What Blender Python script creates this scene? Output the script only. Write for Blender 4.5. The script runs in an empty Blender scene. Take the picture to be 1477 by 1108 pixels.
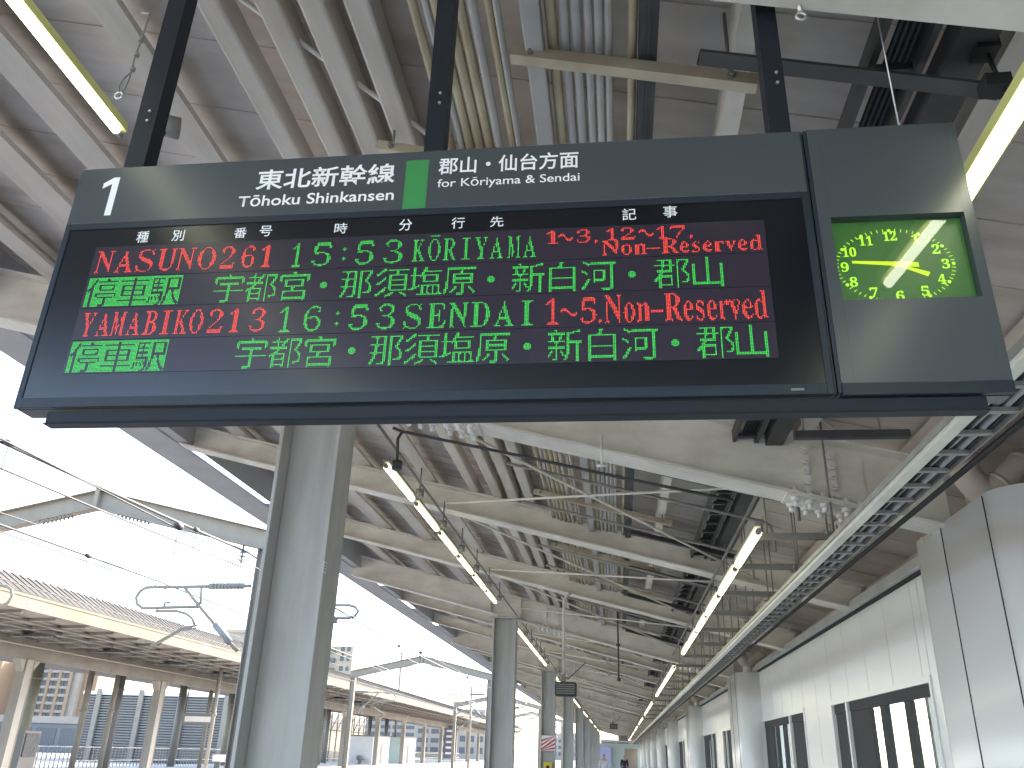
import bpy, math, random
from mathutils import Vector, Matrix
random.seed(7)
scene = bpy.context.scene
COL = scene.collection

# ------------------------------------------------------------------ camera
cam_data = bpy.data.cameras.new("camera")
cam = bpy.data.objects.new("camera", cam_data)
COL.objects.link(cam)
cam_data.sensor_width = 36.0
cam_data.lens = 29.385
cam_data.clip_start = 0.05
cam_data.clip_end = 3000.0
def look(yaw, pitch, roll):
    f = Vector((math.sin(yaw)*math.cos(pitch), math.cos(yaw)*math.cos(pitch), math.sin(pitch)))
    r = Vector((math.cos(yaw), -math.sin(yaw), 0.0))
    u = r.cross(f)
    R_ = r*math.cos(roll) + u*math.sin(roll)
    U_ = -r*math.sin(roll) + u*math.cos(roll)
    m = Matrix((R_, U_, -f)).transposed()
    return m.to_4x4()
cam.matrix_world = Matrix.Translation((0, 0, 1.6)) @ look(math.radians(-7.43742), math.radians(23.7908), math.radians(1.89296))
scene.camera = cam

# ------------------------------------------------------------------ sky, sun, exposure
SUN_DIR = Vector((0.45, 0.68, 0.52)).normalized()      # towards the sun
sun_elev = math.asin(SUN_DIR.z)
sun_az = math.atan2(SUN_DIR.x, SUN_DIR.y)                # clockwise from +Y
world = bpy.data.worlds.new("World")
scene.world = world
world.use_nodes = True
nt = world.node_tree
bg = nt.nodes["Background"]
sky = nt.nodes.new("ShaderNodeTexSky")
sky.sky_type = 'NISHITA'
sky.sun_disc = False
sky.sun_elevation = sun_elev
sky.sun_rotation = sun_az
sky.air_density = 1.0
sky.dust_density = 2.5
sky.ozone_density = 1.0
hs_ = nt.nodes.new("ShaderNodeHueSaturation")
hs_.inputs["Saturation"].default_value = 0.9
nt.links.new(sky.outputs[0], hs_.inputs["Color"])
nt.links.new(hs_.outputs[0], bg.inputs[0])
bg.inputs[1].default_value = 0.15
sd = bpy.data.lights.new("sun", 'SUN')
sd.energy = 2.0
sd.angle = math.radians(0.53)
sd.color = (1.0, 0.93, 0.82)
sun = bpy.data.objects.new("sun", sd)
COL.objects.link(sun)
sun.rotation_euler = SUN_DIR.to_track_quat('Z', 'Y').to_euler()
scene.view_settings.view_transform = 'Standard'
scene.view_settings.look = 'None'
scene.view_settings.gamma = 1.0
scene.view_settings.use_curve_mapping = False
scene.view_settings.exposure = 2.72
cy = scene.cycles
cy.use_denoising = True
cy.max_bounces = 10
cy.diffuse_bounces = 6
cy.glossy_bounces = 4
cy.transmission_bounces = 6
cy.transparent_max_bounces = 8
cy.sample_clamp_indirect = 6.0
cy.caustics_reflective = False
cy.caustics_refractive = False

# ------------------------------------------------------------------ materials
def mat(name, col, rough=0.5, metal=0.0, var=0.12, scale=3.0, spec=0.5, coat=0.0, streak=None, bump=0.0, warm=None, grime=0.0, gscale=(1.5, 1.5, 1.5)):
    m = bpy.data.materials.new(name)
    m.use_nodes = True
    n, l = m.node_tree.nodes, m.node_tree.links
    b = n["Principled BSDF"]
    b.inputs["Roughness"].default_value = rough
    b.inputs["Metallic"].default_value = metal
    b.inputs["Specular IOR Level"].default_value = spec
    if coat:
        b.inputs["Coat Weight"].default_value = coat
        b.inputs["Coat Roughness"].default_value = 0.05
    if var > 0:
        tc = n.new("ShaderNodeTexCoord")
        mp = n.new("ShaderNodeMapping")
        if streak:
            mp.inputs["Scale"].default_value = streak
        l.new(tc.outputs["Object"], mp.inputs["Vector"])
        nz = n.new("ShaderNodeTexNoise")
        nz.inputs["Scale"].default_value = scale
        nz.inputs["Detail"].default_value = 3.0
        nz.inputs["Roughness"].default_value = 0.5
        l.new(mp.outputs[0], nz.inputs["Vector"])
        rp = n.new("ShaderNodeValToRGB")
        lo = [max(0.0, c*(1-var*2.0)) for c in col]
        hi = [min(1.0, c*(1+var)) for c in col]
        if warm:
            lo = list(warm)
        rp.color_ramp.elements[0].position = 0.25
        rp.color_ramp.elements[0].color = (*lo, 1)
        rp.color_ramp.elements[1].position = 0.75
        rp.color_ramp.elements[1].color = (*hi, 1)
        l.new(nz.outputs["Fac"], rp.inputs["Fac"])
        if grime:
            m2 = n.new("ShaderNodeMapping"); m2.inputs["Scale"].default_value = gscale
            l.new(tc.outputs["Object"], m2.inputs["Vector"])
            n2 = n.new("ShaderNodeTexNoise"); n2.inputs["Scale"].default_value = 1.0; n2.inputs["Detail"].default_value = 8.0; n2.inputs["Roughness"].default_value = 0.6
            l.new(m2.outputs[0], n2.inputs["Vector"])
            r2 = n.new("ShaderNodeValToRGB")
            r2.color_ramp.elements[0].position = 0.36; r2.color_ramp.elements[0].color = (1-grime*0.9, 1-grime, 1-grime*1.15, 1)
            r2.color_ramp.elements[1].position = 0.56; r2.color_ramp.elements[1].color = (1, 1, 1, 1)
            l.new(n2.outputs["Fac"], r2.inputs["Fac"])
            mg = n.new("ShaderNodeMixRGB"); mg.blend_type = 'MULTIPLY'; mg.inputs[0].default_value = 1.0
            l.new(rp.outputs["Color"], mg.inputs[1]); l.new(r2.outputs["Color"], mg.inputs[2])
            l.new(mg.outputs[0], b.inputs["Base Color"])
        else:
            l.new(rp.outputs["Color"], b.inputs["Base Color"])
        rr = n.new("ShaderNodeMapRange")
        rr.inputs["To Min"].default_value = min(1, rough+0.10)
        rr.inputs["To Max"].default_value = max(0.02, rough-0.05)
        l.new(nz.outputs["Fac"], rr.inputs["Value"])
        l.new(rr.outputs["Result"], b.inputs["Roughness"])
        if bump:
            bp = n.new("ShaderNodeBump")
            bp.inputs["Strength"].default_value = bump
            bp.inputs["Distance"].default_value = 0.01
            l.new(nz.outputs["Fac"], bp.inputs["Height"])
            l.new(bp.outputs["Normal"], b.inputs["Normal"])
    else:
        b.inputs["Base Color"].default_value = (*col, 1)
    return m
def emit(name, col, strength, base=(0.8, 0.8, 0.8)):
    m = bpy.data.materials.new(name)
    m.use_nodes = True
    b = m.node_tree.nodes["Principled BSDF"]
    b.inputs["Base Color"].default_value = (*base, 1)
    b.inputs["Roughness"].default_value = 0.35
    b.inputs["Emission Color"].default_value = (*col, 1)
    b.inputs["Emission Strength"].default_value = strength
    if name.startswith('led_'):          # diodes differ a little in brightness
        n, l = m.node_tree.nodes, m.node_tree.links
        tc = n.new("ShaderNodeTexCoord"); nz = n.new("ShaderNodeTexNoise"); nz.inputs["Scale"].default_value = 160.0
        l.new(tc.outputs["Object"], nz.inputs["Vector"])
        mr = n.new("ShaderNodeMapRange"); mr.inputs["From Min"].default_value = 0.3; mr.inputs["From Max"].default_value = 0.7
        mr.inputs["To Min"].default_value = strength*0.6; mr.inputs["To Max"].default_value = strength*1.5
        l.new(nz.outputs["Fac"], mr.inputs["Value"]); l.new(mr.outputs["Result"], b.inputs["Emission Strength"])
    return m
def glass(name, tint=(1, 1, 1), rough=0.0, ior=1.5):
    m = bpy.data.materials.new(name)
    m.use_nodes = True
    n, l = m.node_tree.nodes, m.node_tree.links
    n.remove(n["Principled BSDF"])
    out = n["Material Output"]
    tr = n.new("ShaderNodeBsdfTransparent")
    tr.inputs[0].default_value = (*tint, 1)
    gl = n.new("ShaderNodeBsdfGlossy")
    gl.inputs["Roughness"].default_value = rough
    fr = n.new("ShaderNodeFresnel")
    fr.inputs["IOR"].default_value = ior
    mx = n.new("ShaderNodeMixShader")
    ge = n.new("ShaderNodeNewGeometry")
    inv = n.new("ShaderNodeMath"); inv.operation = 'SUBTRACT'; inv.inputs[0].default_value = 1.0
    l.new(ge.outputs["Backfacing"], inv.inputs[1])
    mu = n.new("ShaderNodeMath"); mu.operation = 'MULTIPLY'
    l.new(fr.outputs[0], mu.inputs[0]); l.new(inv.outputs[0], mu.inputs[1])
    l.new(mu.outputs[0], mx.inputs[0])
    l.new(tr.outputs[0], mx.inputs[1])
    l.new(gl.outputs[0], mx.inputs[2])
    l.new(mx.outputs[0], out.inputs[0])
    return m

M = {
 'deck': mat('deck_paint', (0.62, 0.555, 0.505), 0.62, var=0.06, scale=2.2, streak=(0.5, 2.0, 1.0), grime=0.30, gscale=(0.9, 3.2, 1.0)),
 'steel': mat('canopy_steel_paint', (0.74, 0.70, 0.625), 0.5, var=0.05, scale=2.5, grime=0.18, gscale=(2.2, 3.0, 5.0)),
 'steel_brown': mat('purlin_paint', (0.62, 0.56, 0.50), 0.55, var=0.06, scale=2.5, grime=0.18, gscale=(5, 0.8, 3)),
 'column': mat('column_paint', (0.47, 0.46, 0.435), 0.36, var=0.05, scale=1.6, streak=(2.0, 2.0, 0.4), grime=0.16, gscale=(9, 9, 1.3)),
 'bolt': mat('bolt_paint', (0.78, 0.76, 0.71), 0.45, var=0.06),
 'eave': mat('eave_lining', (0.40, 0.39, 0.40), 0.5, var=0.05),
 'white_wall': mat('white_wall_panel', (0.84, 0.84, 0.82), 0.24, var=0.0, spec=0.6),
 'ledge': mat('ledge_paint', (0.55, 0.55, 0.53), 0.45, var=0.07),
 'brown_wall': mat('clerestory_board', (0.50, 0.45, 0.42), 0.6, var=0.06, streak=(1, 3, 0.4)),
 'dark_frame': mat('dark_window_frame', (0.062, 0.062, 0.063), 0.7, var=0.0, spec=0.15),
 'shade': mat('recess_shade_dark', (0.06, 0.06, 0.058), 0.6, var=0.06),  # near-black colour that stands in for shade in the recess
 'gap': mat('joint_gap_dark', (0.03, 0.03, 0.03), 0.9, var=0.0),  # near-black fill of the panel joints, wall backing and ledge gap
 'sign_grey': mat('sign_case_grey', (0.066, 0.076, 0.082), 0.25, var=0.0, spec=0.55),
 'sign_dark': mat('sign_trim_dark', (0.024, 0.031, 0.042), 0.35, var=0.0, spec=0.3),
 'post_dark': mat('hanger_post_dark', (0.016, 0.020, 0.028), 0.5, var=0.0, spec=0.25),
 'display': mat('display_glass_black', (0.005, 0.006, 0.009), 0.21, var=0.0, spec=0.62),
 'module': mat('led_module_face', (0.034, 0.026, 0.040), 0.24, var=0.0, spec=0.5),
 'letter': mat('white_lettering', (0.92, 0.92, 0.92), 0.5, var=0.0),
 'green': mat('green_line_colour', (0.045, 0.27, 0.075), 0.4, var=0.0),
 'led_red': emit('led_red', (1.0, 0.07, 0.045), 0.22, (0.1, 0.01, 0.01)),
 'led_green': emit('led_green', (0.06, 1.0, 0.12), 0.14, (0.01, 0.1, 0.01)),
 'clock_face': emit('clock_face_green', (0.03, 0.11, 0.022), 0.085, (0.03, 0.10, 0.02)),
 'clock_mark': emit('clock_lime', (0.45, 1.0, 0.03), 0.165, (0.2, 0.4, 0.02)),
 'clock_hand': emit('clock_hand_lime', (0.55, 0.85, 0.01), 0.13, (0.3, 0.4, 0.02)),
 'glass': glass('clock_glass', ior=1.6),
 'pane': glass('window_glass', (0.80, 0.85, 0.85), ior=1.22),
 'tube': emit('lamp_tube', (1.0, 1.0, 0.58), 0.55),
 'tube_near': emit('lamp_tube_bright', (1.0, 1.0, 0.78), 2.2),
 'trough': mat('reflector_glow_yellow', (0.80, 0.80, 0.30), 0.4, var=0.0),  # yellow rim of the tube glow put into the reflector colour
 'lamp_dark': mat('lamp_fitting_grey', (0.24, 0.23, 0.21), 0.5, var=0.1),
 'tray': mat('galvanised_tray', (0.38, 0.37, 0.34), 0.42, metal=0.4, var=0.1, scale=8),
 'duct_white': mat('white_cable_duct', (0.74, 0.72, 0.62), 0.3, var=0.06, scale=5),
 'cable': mat('black_cable', (0.02, 0.02, 0.02), 0.5, var=0.0),
 'cable_grey': mat('grey_cable', (0.42, 0.42, 0.42), 0.5, var=0.0),
 'black_steel': mat('dark_ladder_steel', (0.055, 0.055, 0.055), 0.5, var=0.15, scale=6),
 'pipe': mat('conduit_grey', (0.43, 0.41, 0.385), 0.45, var=0.08, scale=6),
 'pipe_yellow': mat('conduit_rusty_cream', (0.46, 0.42, 0.29), 0.5, var=0.1, scale=4, warm=(0.30, 0.20, 0.11)),
 'strut': mat('strut_rusty_cream', (0.50, 0.46, 0.35), 0.5, var=0.1, scale=5, warm=(0.30, 0.22, 0.14)),
 'drain': mat('drain_pipe_taupe', (0.62, 0.54, 0.48), 0.4, var=0.06),
 'chrome': mat('zinc_wire', (0.6, 0.6, 0.58), 0.35, metal=0.8, var=0.0),
 'concrete': mat('platform_concrete', (0.68, 0.665, 0.63), 0.75, var=0.12, scale=1.5, bump=0.2),
 'ballast': mat('ballast_ground', (0.40, 0.38, 0.35), 0.95, var=0.25, scale=9, bump=0.6),
 'pale_steel': mat('catenary_paint', (0.30, 0.27, 0.225), 0.7, spec=0.15, var=0.05),
 'insul': mat('insulator_grey', (0.24, 0.235, 0.22), 0.35, var=0.05),
 'wire': mat('overhead_wire', (0.06, 0.06, 0.06), 0.6, var=0.0),
 'cream': mat('fascia_cream', (0.215, 0.192, 0.15), 0.7, spec=0.15, var=0.06, grime=0.15, gscale=(1, 0.5, 1), scale=1.0),
 'soffit': mat('soffit_brown', (0.20, 0.18, 0.165), 0.7, var=0.12, scale=1.0),
 'roof_brown': mat('roof_sheet_brown', (0.115, 0.107, 0.098), 0.9, spec=0.08, var=0.1, scale=1.0),
 'old_col': mat('old_column_paint', (0.28, 0.262, 0.235), 0.6, var=0.08, scale=1.5, streak=(1, 1, 0.3)),
 'olive': mat('olive_column_paint', (0.26, 0.25, 0.19), 0.5, var=0.08, scale=1.5),
 'orange': mat('orange_tile', (0.29, 0.20, 0.125), 0.6, var=0.06),
 'bldg_white': mat('apartment_plaster', (0.30, 0.27, 0.235), 0.7, var=0.06, scale=0.4),
 'bldg_grey': mat('louvre_grey', (0.21, 0.20, 0.185), 0.5, var=0.06, scale=0.6),
 'bldg_glass': mat('far_window_dark', (0.07, 0.08, 0.10), 0.25, var=0.1),
 'blue_roof': mat('blue_grey_roof', (0.13, 0.145, 0.165), 0.5, var=0.1),
 'beige': mat('tower_beige', (0.36, 0.31, 0.23), 0.7, var=0.06, scale=0.4),
 'teal': mat('end_wall_pale_teal', (0.50, 0.60, 0.57), 0.5, var=0.04, scale=0.6),
 'lilac': mat('lilac_poster', (0.52, 0.52, 0.80), 0.4, var=0.03),
 'red': mat('plate_red', (0.55, 0.06, 0.05), 0.5, var=0.05),
 'plate_white': mat('plate_white', (0.78, 0.76, 0.74), 0.5, var=0.04),
 'yellow': mat('yellow_box', (0.62, 0.50, 0.04), 0.45, var=0.06),
 'speaker': mat('speaker_black', (0.035, 0.035, 0.035), 0.6, var=0.1, scale=20),
 'purple': mat('banner_blue_violet', (0.13, 0.125, 0.18), 0.5, var=0.05),
 'skin': mat('skin', (0.55, 0.36, 0.27), 0.6, var=0.03),
 'cloth_dark': mat('dark_jacket', (0.03, 0.03, 0.04), 0.8, var=0.1),
 'cloth_white': mat('white_shirt', (0.72, 0.72, 0.74), 0.8, var=0.05),
 'hair': mat('black_hair', (0.012, 0.01, 0.009), 0.5, var=0.0),
}

# ------------------------------------------------------------------ mesh helpers
class MB:
    def __init__(s):
        s.v = []; s.f = []; s.sm = []
    def face(s, pts, smooth=False):
        i = len(s.v); s.v += [tuple(p) for p in pts]
        s.f.append(tuple(range(i, i+len(pts)))); s.sm.append(smooth); return s
    def box(s, x0, x1, y0, y1, z0, z1):
        return s.hexa([(x0,y0,z0),(x1,y0,z0),(x1,y1,z0),(x0,y1,z0)], [(x0,y0,z1),(x1,y0,z1),(x1,y1,z1),(x0,y1,z1)])
    def hexa(s, b, t):
        i = len(s.v); s.v += [tuple(p) for p in b] + [tuple(p) for p in t]
        for q in ((3,2,1,0),(4,5,6,7),(0,1,5,4),(1,2,6,5),(2,3,7,6),(3,0,4,7)):
            s.f.append(tuple(i+k for k in q)); s.sm.append(False)
        return s
    def bar(s, p0, p1, w, h, up=(0,0,1)):
        p0 = Vector(p0); p1 = Vector(p1); d = (p1-p0).normalized(); up = Vector(up)
        a = d.cross(up)
        if a.length < 1e-4: a = d.cross(Vector((0,1,0)))
        a.normalize(); b = a.cross(d).normalized()
        a *= w/2; b *= h/2
        return s.hexa([p0-a-b, p0+a-b, p1+a-b, p1-a-b], [p0-a+b, p0+a+b, p1+a+b, p1-a+b])
    def tube(s, pts, r, n=8, caps=True):
        pts = [Vector(p) for p in pts]
        rs = r if isinstance(r, (list, tuple)) else [r]*len(pts)
        base = len(s.v); prev = None
        for k, p in enumerate(pts):
            if k == 0: d = pts[1]-pts[0]
            elif k == len(pts)-1: d = pts[-1]-pts[-2]
            else: d = (pts[k+1]-p).normalized() + (p-pts[k-1]).normalized()
            d.normalize()
            if prev is None:
                a = d.cross(Vector((0,0,1)))
                if a.length < 1e-3: a = d.cross(Vector((0,1,0)))
            else:
                a = prev - d*prev.dot(d)
            a.normalize(); prev = a; b = d.cross(a)
            for j in range(n):
                t = 2*math.pi*j/n
                s.v.append(tuple(p + (a*math.cos(t)+b*math.sin(t))*rs[k]))
        for k in range(len(pts)-1):
            for j in range(n):
                j2 = (j+1) % n
                s.f.append((base+k*n+j, base+k*n+j2, base+(k+1)*n+j2, base+(k+1)*n+j)); s.sm.append(n > 5)
        if caps:
            s.f.append(tuple(base+j for j in reversed(range(n)))); s.sm.append(False)
            e = base+(len(pts)-1)*n
            s.f.append(tuple(e+j for j in range(n))); s.sm.append(False)
        return s
    def prism_xy(s, poly, z0, z1, smooth=False):
        n = len(poly); i = len(s.v)
        s.v += [(x, y, z0) for x, y in poly] + [(x, y, z1) for x, y in poly]
        for k in range(n):
            k2 = (k+1) % n
            s.f.append((i+k, i+k2, i+n+k2, i+n+k)); s.sm.append(smooth)
        s.f.append(tuple(i+k for k in reversed(range(n)))); s.sm.append(False)
        s.f.append(tuple(i+n+k for k in range(n))); s.sm.append(False)
        return s
    def build(s, name, m, parent=None, base=None, bevel=0.0):
        me = bpy.data.meshes.new(name)
        if parent is not None:
            off = ROOT[parent.name]
        else:
            if base is None:
                xs = [p[0] for p in s.v]; ys = [p[1] for p in s.v]; zs = [p[2] for p in s.v]
                base = ((min(xs)+max(xs))/2, (min(ys)+max(ys))/2, min(zs))
            off = base
        me.from_pydata([(p[0]-off[0], p[1]-off[1], p[2]-off[2]) for p in s.v], [], s.f)
        me.polygons.foreach_set("use_smooth", s.sm)
        me.materials.append(M[m] if isinstance(m, str) else m)
        me.update()
        o = bpy.data.objects.new(name, me)
        COL.objects.link(o)
        if parent is not None:
            o.parent = parent
            ROOT[o.name] = off
        else:
            o.location = off
            ROOT[o.name] = off
        if bevel:
            b = o.modifiers.new("edge", 'BEVEL'); b.width = bevel; b.segments = 2; b.limit_method = 'ANGLE'
        return o
ROOT = {}
def tag(o, label=None, cat=None, group=None, kind=None):
    if label: o['label'] = label
    if cat: o['category'] = cat
    if group: o['group'] = group
    if kind: o['kind'] = kind
    return o
def thing(name, label, cat, loc=(0,0,0), group=None):
    o = bpy.data.objects.new(name, None)
    COL.objects.link(o); o.location = loc; ROOT[o.name] = tuple(loc)
    return tag(o, label, cat, group)
def copy_tree(o, parent=None):
    c = o.copy(); COL.objects.link(c)
    if parent is not None: c.parent = parent
    ROOT[c.name] = ROOT.get(o.name, (0,0,0))
    for ch in list(o.children):
        copy_tree(ch, c)
    return c
def move(o, loc):
    o.location = loc; ROOT[o.name] = tuple(loc)
ORD = ['first','second','third','fourth','fifth','sixth','seventh','eighth','ninth','tenth','eleventh','twelfth','thirteenth','fourteenth','fifteenth','sixteenth','seventeenth','eighteenth','nineteenth','twentieth']
def ordn(k):
    if k < 20: return ORD[k]
    t = ['twenty','thirty','forty','fifty'][(k+1)//10-2]
    u = (k+1) % 10
    return t+'-'+ORD[u-1] if u else {2:'twentieth',3:'thirtieth',4:'fortieth',5:'fiftieth'}[(k+1)//10]

def text_mesh(body, x0, x1, z0, z1, y, name, m, parent, bold=0.0, spacing=1.0):
    """one flat lettering mesh in the plane of the board (faces -Y), fitted to the box x0..x1, z0..z1"""
    cu = bpy.data.curves.new(name, 'FONT')
    cu.body = body; cu.size = 1.0; cu.offset = bold; cu.space_character = spacing; cu.resolution_u = 5
    t = bpy.data.objects.new(name, cu)
    COL.objects.link(t)
    dg = bpy.context.evaluated_depsgraph_get()
    dg.update()
    me = bpy.data.meshes.new_from_object(t.evaluated_get(dg))
    COL.objects.unlink(t); bpy.data.objects.remove(t)
    xs = [v.co.x for v in me.vertices]; ys = [v.co.y for v in me.vertices]
    a, b, c, d = min(xs), max(xs), min(ys), max(ys)
    off = ROOT[parent.name]
    for v in me.vertices:
        px, py = v.co.x, v.co.y
        v.co = (x0+(px-a)/(b-a)*(x1-x0)-off[0], y-off[1], z0+(py-c)/(d-c)*(z1-z0)-off[2])
    me.materials.clear(); me.materials.append(M[m])
    o = bpy.data.objects.new(name, me); COL.objects.link(o)
    o.parent = parent; ROOT[o.name] = off
    return o
# ------------------------------------------------------------------ setting
SL = 0.245                                   # roof slope: drops towards +X
def zr(z0, x): return z0 - SL*x
tag(MB().box(-700, 700, -300, 1200, -1.6, -1.2).build('ground', 'ballast'), kind='structure')
tag(MB().box(-4.2, 9.0, -16, 96, -1.196, 0.0).build('platform', 'concrete'), kind='structure')
tag(MB().box(-34, -19.6, -30, 190, -1.196, 0.0).build('opposite_platform', 'concrete'), kind='structure')

# ------------------------------------------------------------------ canopy over the platform
canopy = thing('platform_canopy', 'long sloping grey steel platform canopy of beams and lapped roof sheets overhead', 'canopy', (0,0,0))
mb = MB()
Yk = -3.2; pitch = 0.435
XL, XR = -4.66, 2.75
k = 0
while Yk < 96:
    lo, hi = Yk, Yk+pitch+0.03
    zl, zh = 3.893, 3.900              # near edge of each sheet hangs lower: a lapped seam
    mb.hexa([(XL,lo,zr(zl,XL)),(XR,lo,zr(zl,XR)),(XR,hi,zr(zh,XR)),(XL,hi,zr(zh,XL))],
            [(XL,lo,zr(zl+0.016,XL)),(XR,lo,zr(zl+0.016,XR)),(XR,hi,zr(zh+0.016,XR)),(XL,hi,zr(zh+0.016,XL))])
    Yk += pitch; k += 1
mb.build('roof_deck', 'deck', canopy)
# top skin so that no daylight leaks through the laps
MB().hexa([(XL,-3.2,zr(3.95,XL)),(XR,-3.2,zr(3.95,XR)),(XR,96,zr(3.95,XR)),(XL,96,zr(3.95,XL))],
          [(XL,-3.2,zr(4.02,XL)),(XR,-3.2,zr(4.02,XR)),(XR,96,zr(4.02,XR)),(XL,96,zr(4.02,XL))]).build('roof_skin', 'deck', canopy)
# purlins: lipped channels
def purlin(x, w, h, m='steel_brown', z0=3.70, name='purlin'):
    zb = zr(z0, x)
    b = MB()
    b.box(x-w/2, x+w/2, -3.2, 96, zb, zb+0.012)
    b.box(x-w/2, x-w/2+0.012, -3.2, 96, zb+0.0125, zb+h)
    b.box(x+w/2-0.012, x+w/2, -3.2, 96, zb+0.0125, zb+0.035)
    b.build(name, m, canopy)
for x, w in ((-4.05,.15),(-3.28,.19),(-2.64,.16),(-1.90,.12),(1.15,.10),(1.85,.10)):
    purlin(x, w, 0.17)
for x in (-1.43,-1.185,-1.01,-0.835):
    MB().box(x-0.045, x+0.045, -3.2, 96, zr(3.70,x), zr(3.70,x)+0.13).build('purlin', 'steel_brown', canopy, bevel=0.012)
MB().box(0.385, 0.445, -3.2, 96, zr(3.66,0.41), zr(3.66,0.41)+0.14).build('purlin', 'steel', canopy)
# girders
def bolt(b, p, axis, L=0.035, r=0.021):
    p = Vector(p); a = Vector(axis)
    b.tube([p, p+a*L*0.45], r*1.35, 6); b.tube([p+a*L*0.45, p+a*L], r*0.8, 6)
def girder(y, zb, main):
    D = zb and (3.70-zb)
    w = 0.11; xl, xr = -4.78, (1.93 if main else 2.30)
    b = MB()
    def slab(y0, y1, za, zc, xa=xl, xb=xr):
        b.hexa([(xa,y0,zr(za,xa)),(xb,y0,zr(za,xb)),(xb,y1,zr(za,xb)),(xa,y1,zr(za,xa))],
               [(xa,y0,zr(zc,xa)),(xb,y0,zr(zc,xb)),(xb,y1,zr(zc,xb)),(xa,y1,zr(zc,xa))])
    slab(y-w, y+w, zb, zb+0.016)
    slab(y-0.007, y+0.007, zb+0.016, 3.684)
    slab(y-w, y+w, 3.684, 3.70)
    if main:
        for xs in (-2.20, -1.66):
            slab(y-w+0.01, y+w-0.01, zb+0.017, 3.683, xs-0.006, xs+0.006)
    g = b.build('girder', 'steel', canopy)
    if main:
        for xc, n in ((1.28, 4), (-1.12, 4)):
            p = MB()
            # splice plate on the web and under the flange
            xa, xb = xc-0.20, xc+0.20
            for sgn in (-1, 1):
                y0, y1 = sorted((y+sgn*0.0075, y+sgn*0.0165))
                p.hexa([(xa,y0,zr(zb+0.05,xa)),(xb,y0,zr(zb+0.05,xb)),(xb,y1,zr(zb+0.05,xb)),(xa,y1,zr(zb+0.05,xa))],
                       [(xa,y0,zr(3.65,xa)),(xb,y0,zr(3.65,xb)),(xb,y1,zr(3.65,xb)),(xa,y1,zr(3.65,xa))])
            xa, xb = xc-0.27, xc+0.27
            p.hexa([(xa,y-w+.005,zr(zb-0.012,xa)),(xb,y-w+.005,zr(zb-0.012,xb)),(xb,y+w-.005,zr(zb-0.012,xb)),(xa,y+w-.005,zr(zb-0.012,xa))],
                   [(xa,y-w+.005,zr(zb-0.0005,xa)),(xb,y-w+.005,zr(zb-0.0005,xb)),(xb,y+w-.005,zr(zb-0.0005,xb)),(xa,y+w-.005,zr(zb-0.0005,xa))])
            p.build('splice_plate', 'steel', g)
            single = True
            q = MB()
            def fin():
                nonlocal q
                if single: q.build('bolt', 'bolt', g); q = MB()
            for xx in (xc-0.13, xc+0.02, xc+0.13)[:2] if xc > 0 else (xc-0.1, xc+0.1):
                for zz in (3.36, 3.425, 3.49, 3.555, 3.62):
                    bolt(q, (xx, y-0.0165, zr(zz, xx)), (0,-1,0), 0.045); fin()
            for xx in (xc-0.22, xc-0.14, xc-0.06, xc+0.06, xc+0.14, xc+0.22):
                for yy in (y-0.075, y+0.06):
                    bolt(q, (xx, yy, zr(zb-0.012, xx)), (0,0,-1), 0.055); fin()
                    bolt(q, (xx, yy, zr(zb+0.016, xx)), (0,0,1), 0.03); fin()
            if q.v: q.build('bolts', 'bolt', g)
    return g
GY = []
n = -2
while True:
    y = 5 + n*10/3
    if y > 94: break
    if n == -1: y = 1.50
    girder(y, 3.30 if n % 3 == 0 else 3.45, n % 3 == 0)
    GY.append(y); n += 1
# eave gutter box with the slits of daylight behind it
MB().hexa([(-5.20,-3.2,4.62),(-4.79,-3.2,4.62),(-4.79,96,4.62),(-5.20,96,4.62)], [(-5.20,-3.2,4.70),(-4.79,-3.2,4.65),(-4.79,96,4.65),(-5.20,96,4.70)]).build('eave_box', 'eave', canopy)
slits = [(8.5,10.7),(16.2,16.8),(18.5,19.7),(21.9,22.5),(26.5,27.2),(36,37),(42,43)]
ys = [-3.2] + [v for s_ in slits for v in s_] + [96]
cl = MB()
for a, b_ in zip(ys[0::2], ys[1::2]):
    cl.hexa([(-4.789,a,4.63),(-4.665,a,4.63),(-4.665,b_,4.63),(-4.789,b_,4.63)], [(-4.789,a,4.638),(-4.665,a,4.638),(-4.665,b_,4.638),(-4.789,b_,4.638)])
cl.build('eave_flashing', 'eave', canopy)
MB().box(-4.664, -4.650, -3.2, 96, 4.625, zr(3.905,-4.657)).build('eave_upstand', 'eave', canopy)
# crossed tie rods in every second bay
for a, b_ in zip(GY[:14], GY[1:15]):
    near = a < 2 and b_ > 2
    for (x0, x1) in ((-1.75, 1.35), (1.35, -1.75))[:1 if near else 2]:
        MB().tube([(x0, a+0.1, zr(3.75 if near else 3.50, x0)), (x1, b_-0.1, zr(3.75 if near else 3.50, x1))], 0.011, 6).build('tie_rod', 'steel', canopy)
# clerestory wall behind the ledge, with its posts
MB().box(2.56, 2.62, 5.35, 96, 2.86, 3.33).build('clerestory_wall', 'brown_wall', canopy)
MB().box(2.56, 2.62, -3.2, 5.349, 2.86, 3.33).build('recess_shade_panel', 'shade', canopy)  # dark panel painted as the shade of the recess beside the post
cp = 0
for y in GY:
    MB().box(2.40, 2.555, y+0.75, y+0.90, 2.98, 3.36).build('clerestory_post', 'brown_wall', canopy)
for y in GY:
    if abs((y-5) % 10) < 0.01 or abs((y-5) % 10-10) < 0.01:
        b = MB()
        b.box(1.84, 1.99, y+0.125, y+0.14, 2.87, zr(3.30,1.9)); b.box(1.84, 1.99, y+0.26, y+0.275, 2.87, zr(3.30,1.9)); b.box(1.91, 1.92, y+0.1405, y+0.2595, 2.87, zr(3.30,1.9))
        b.build('wall_post', 'steel', canopy)

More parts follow.
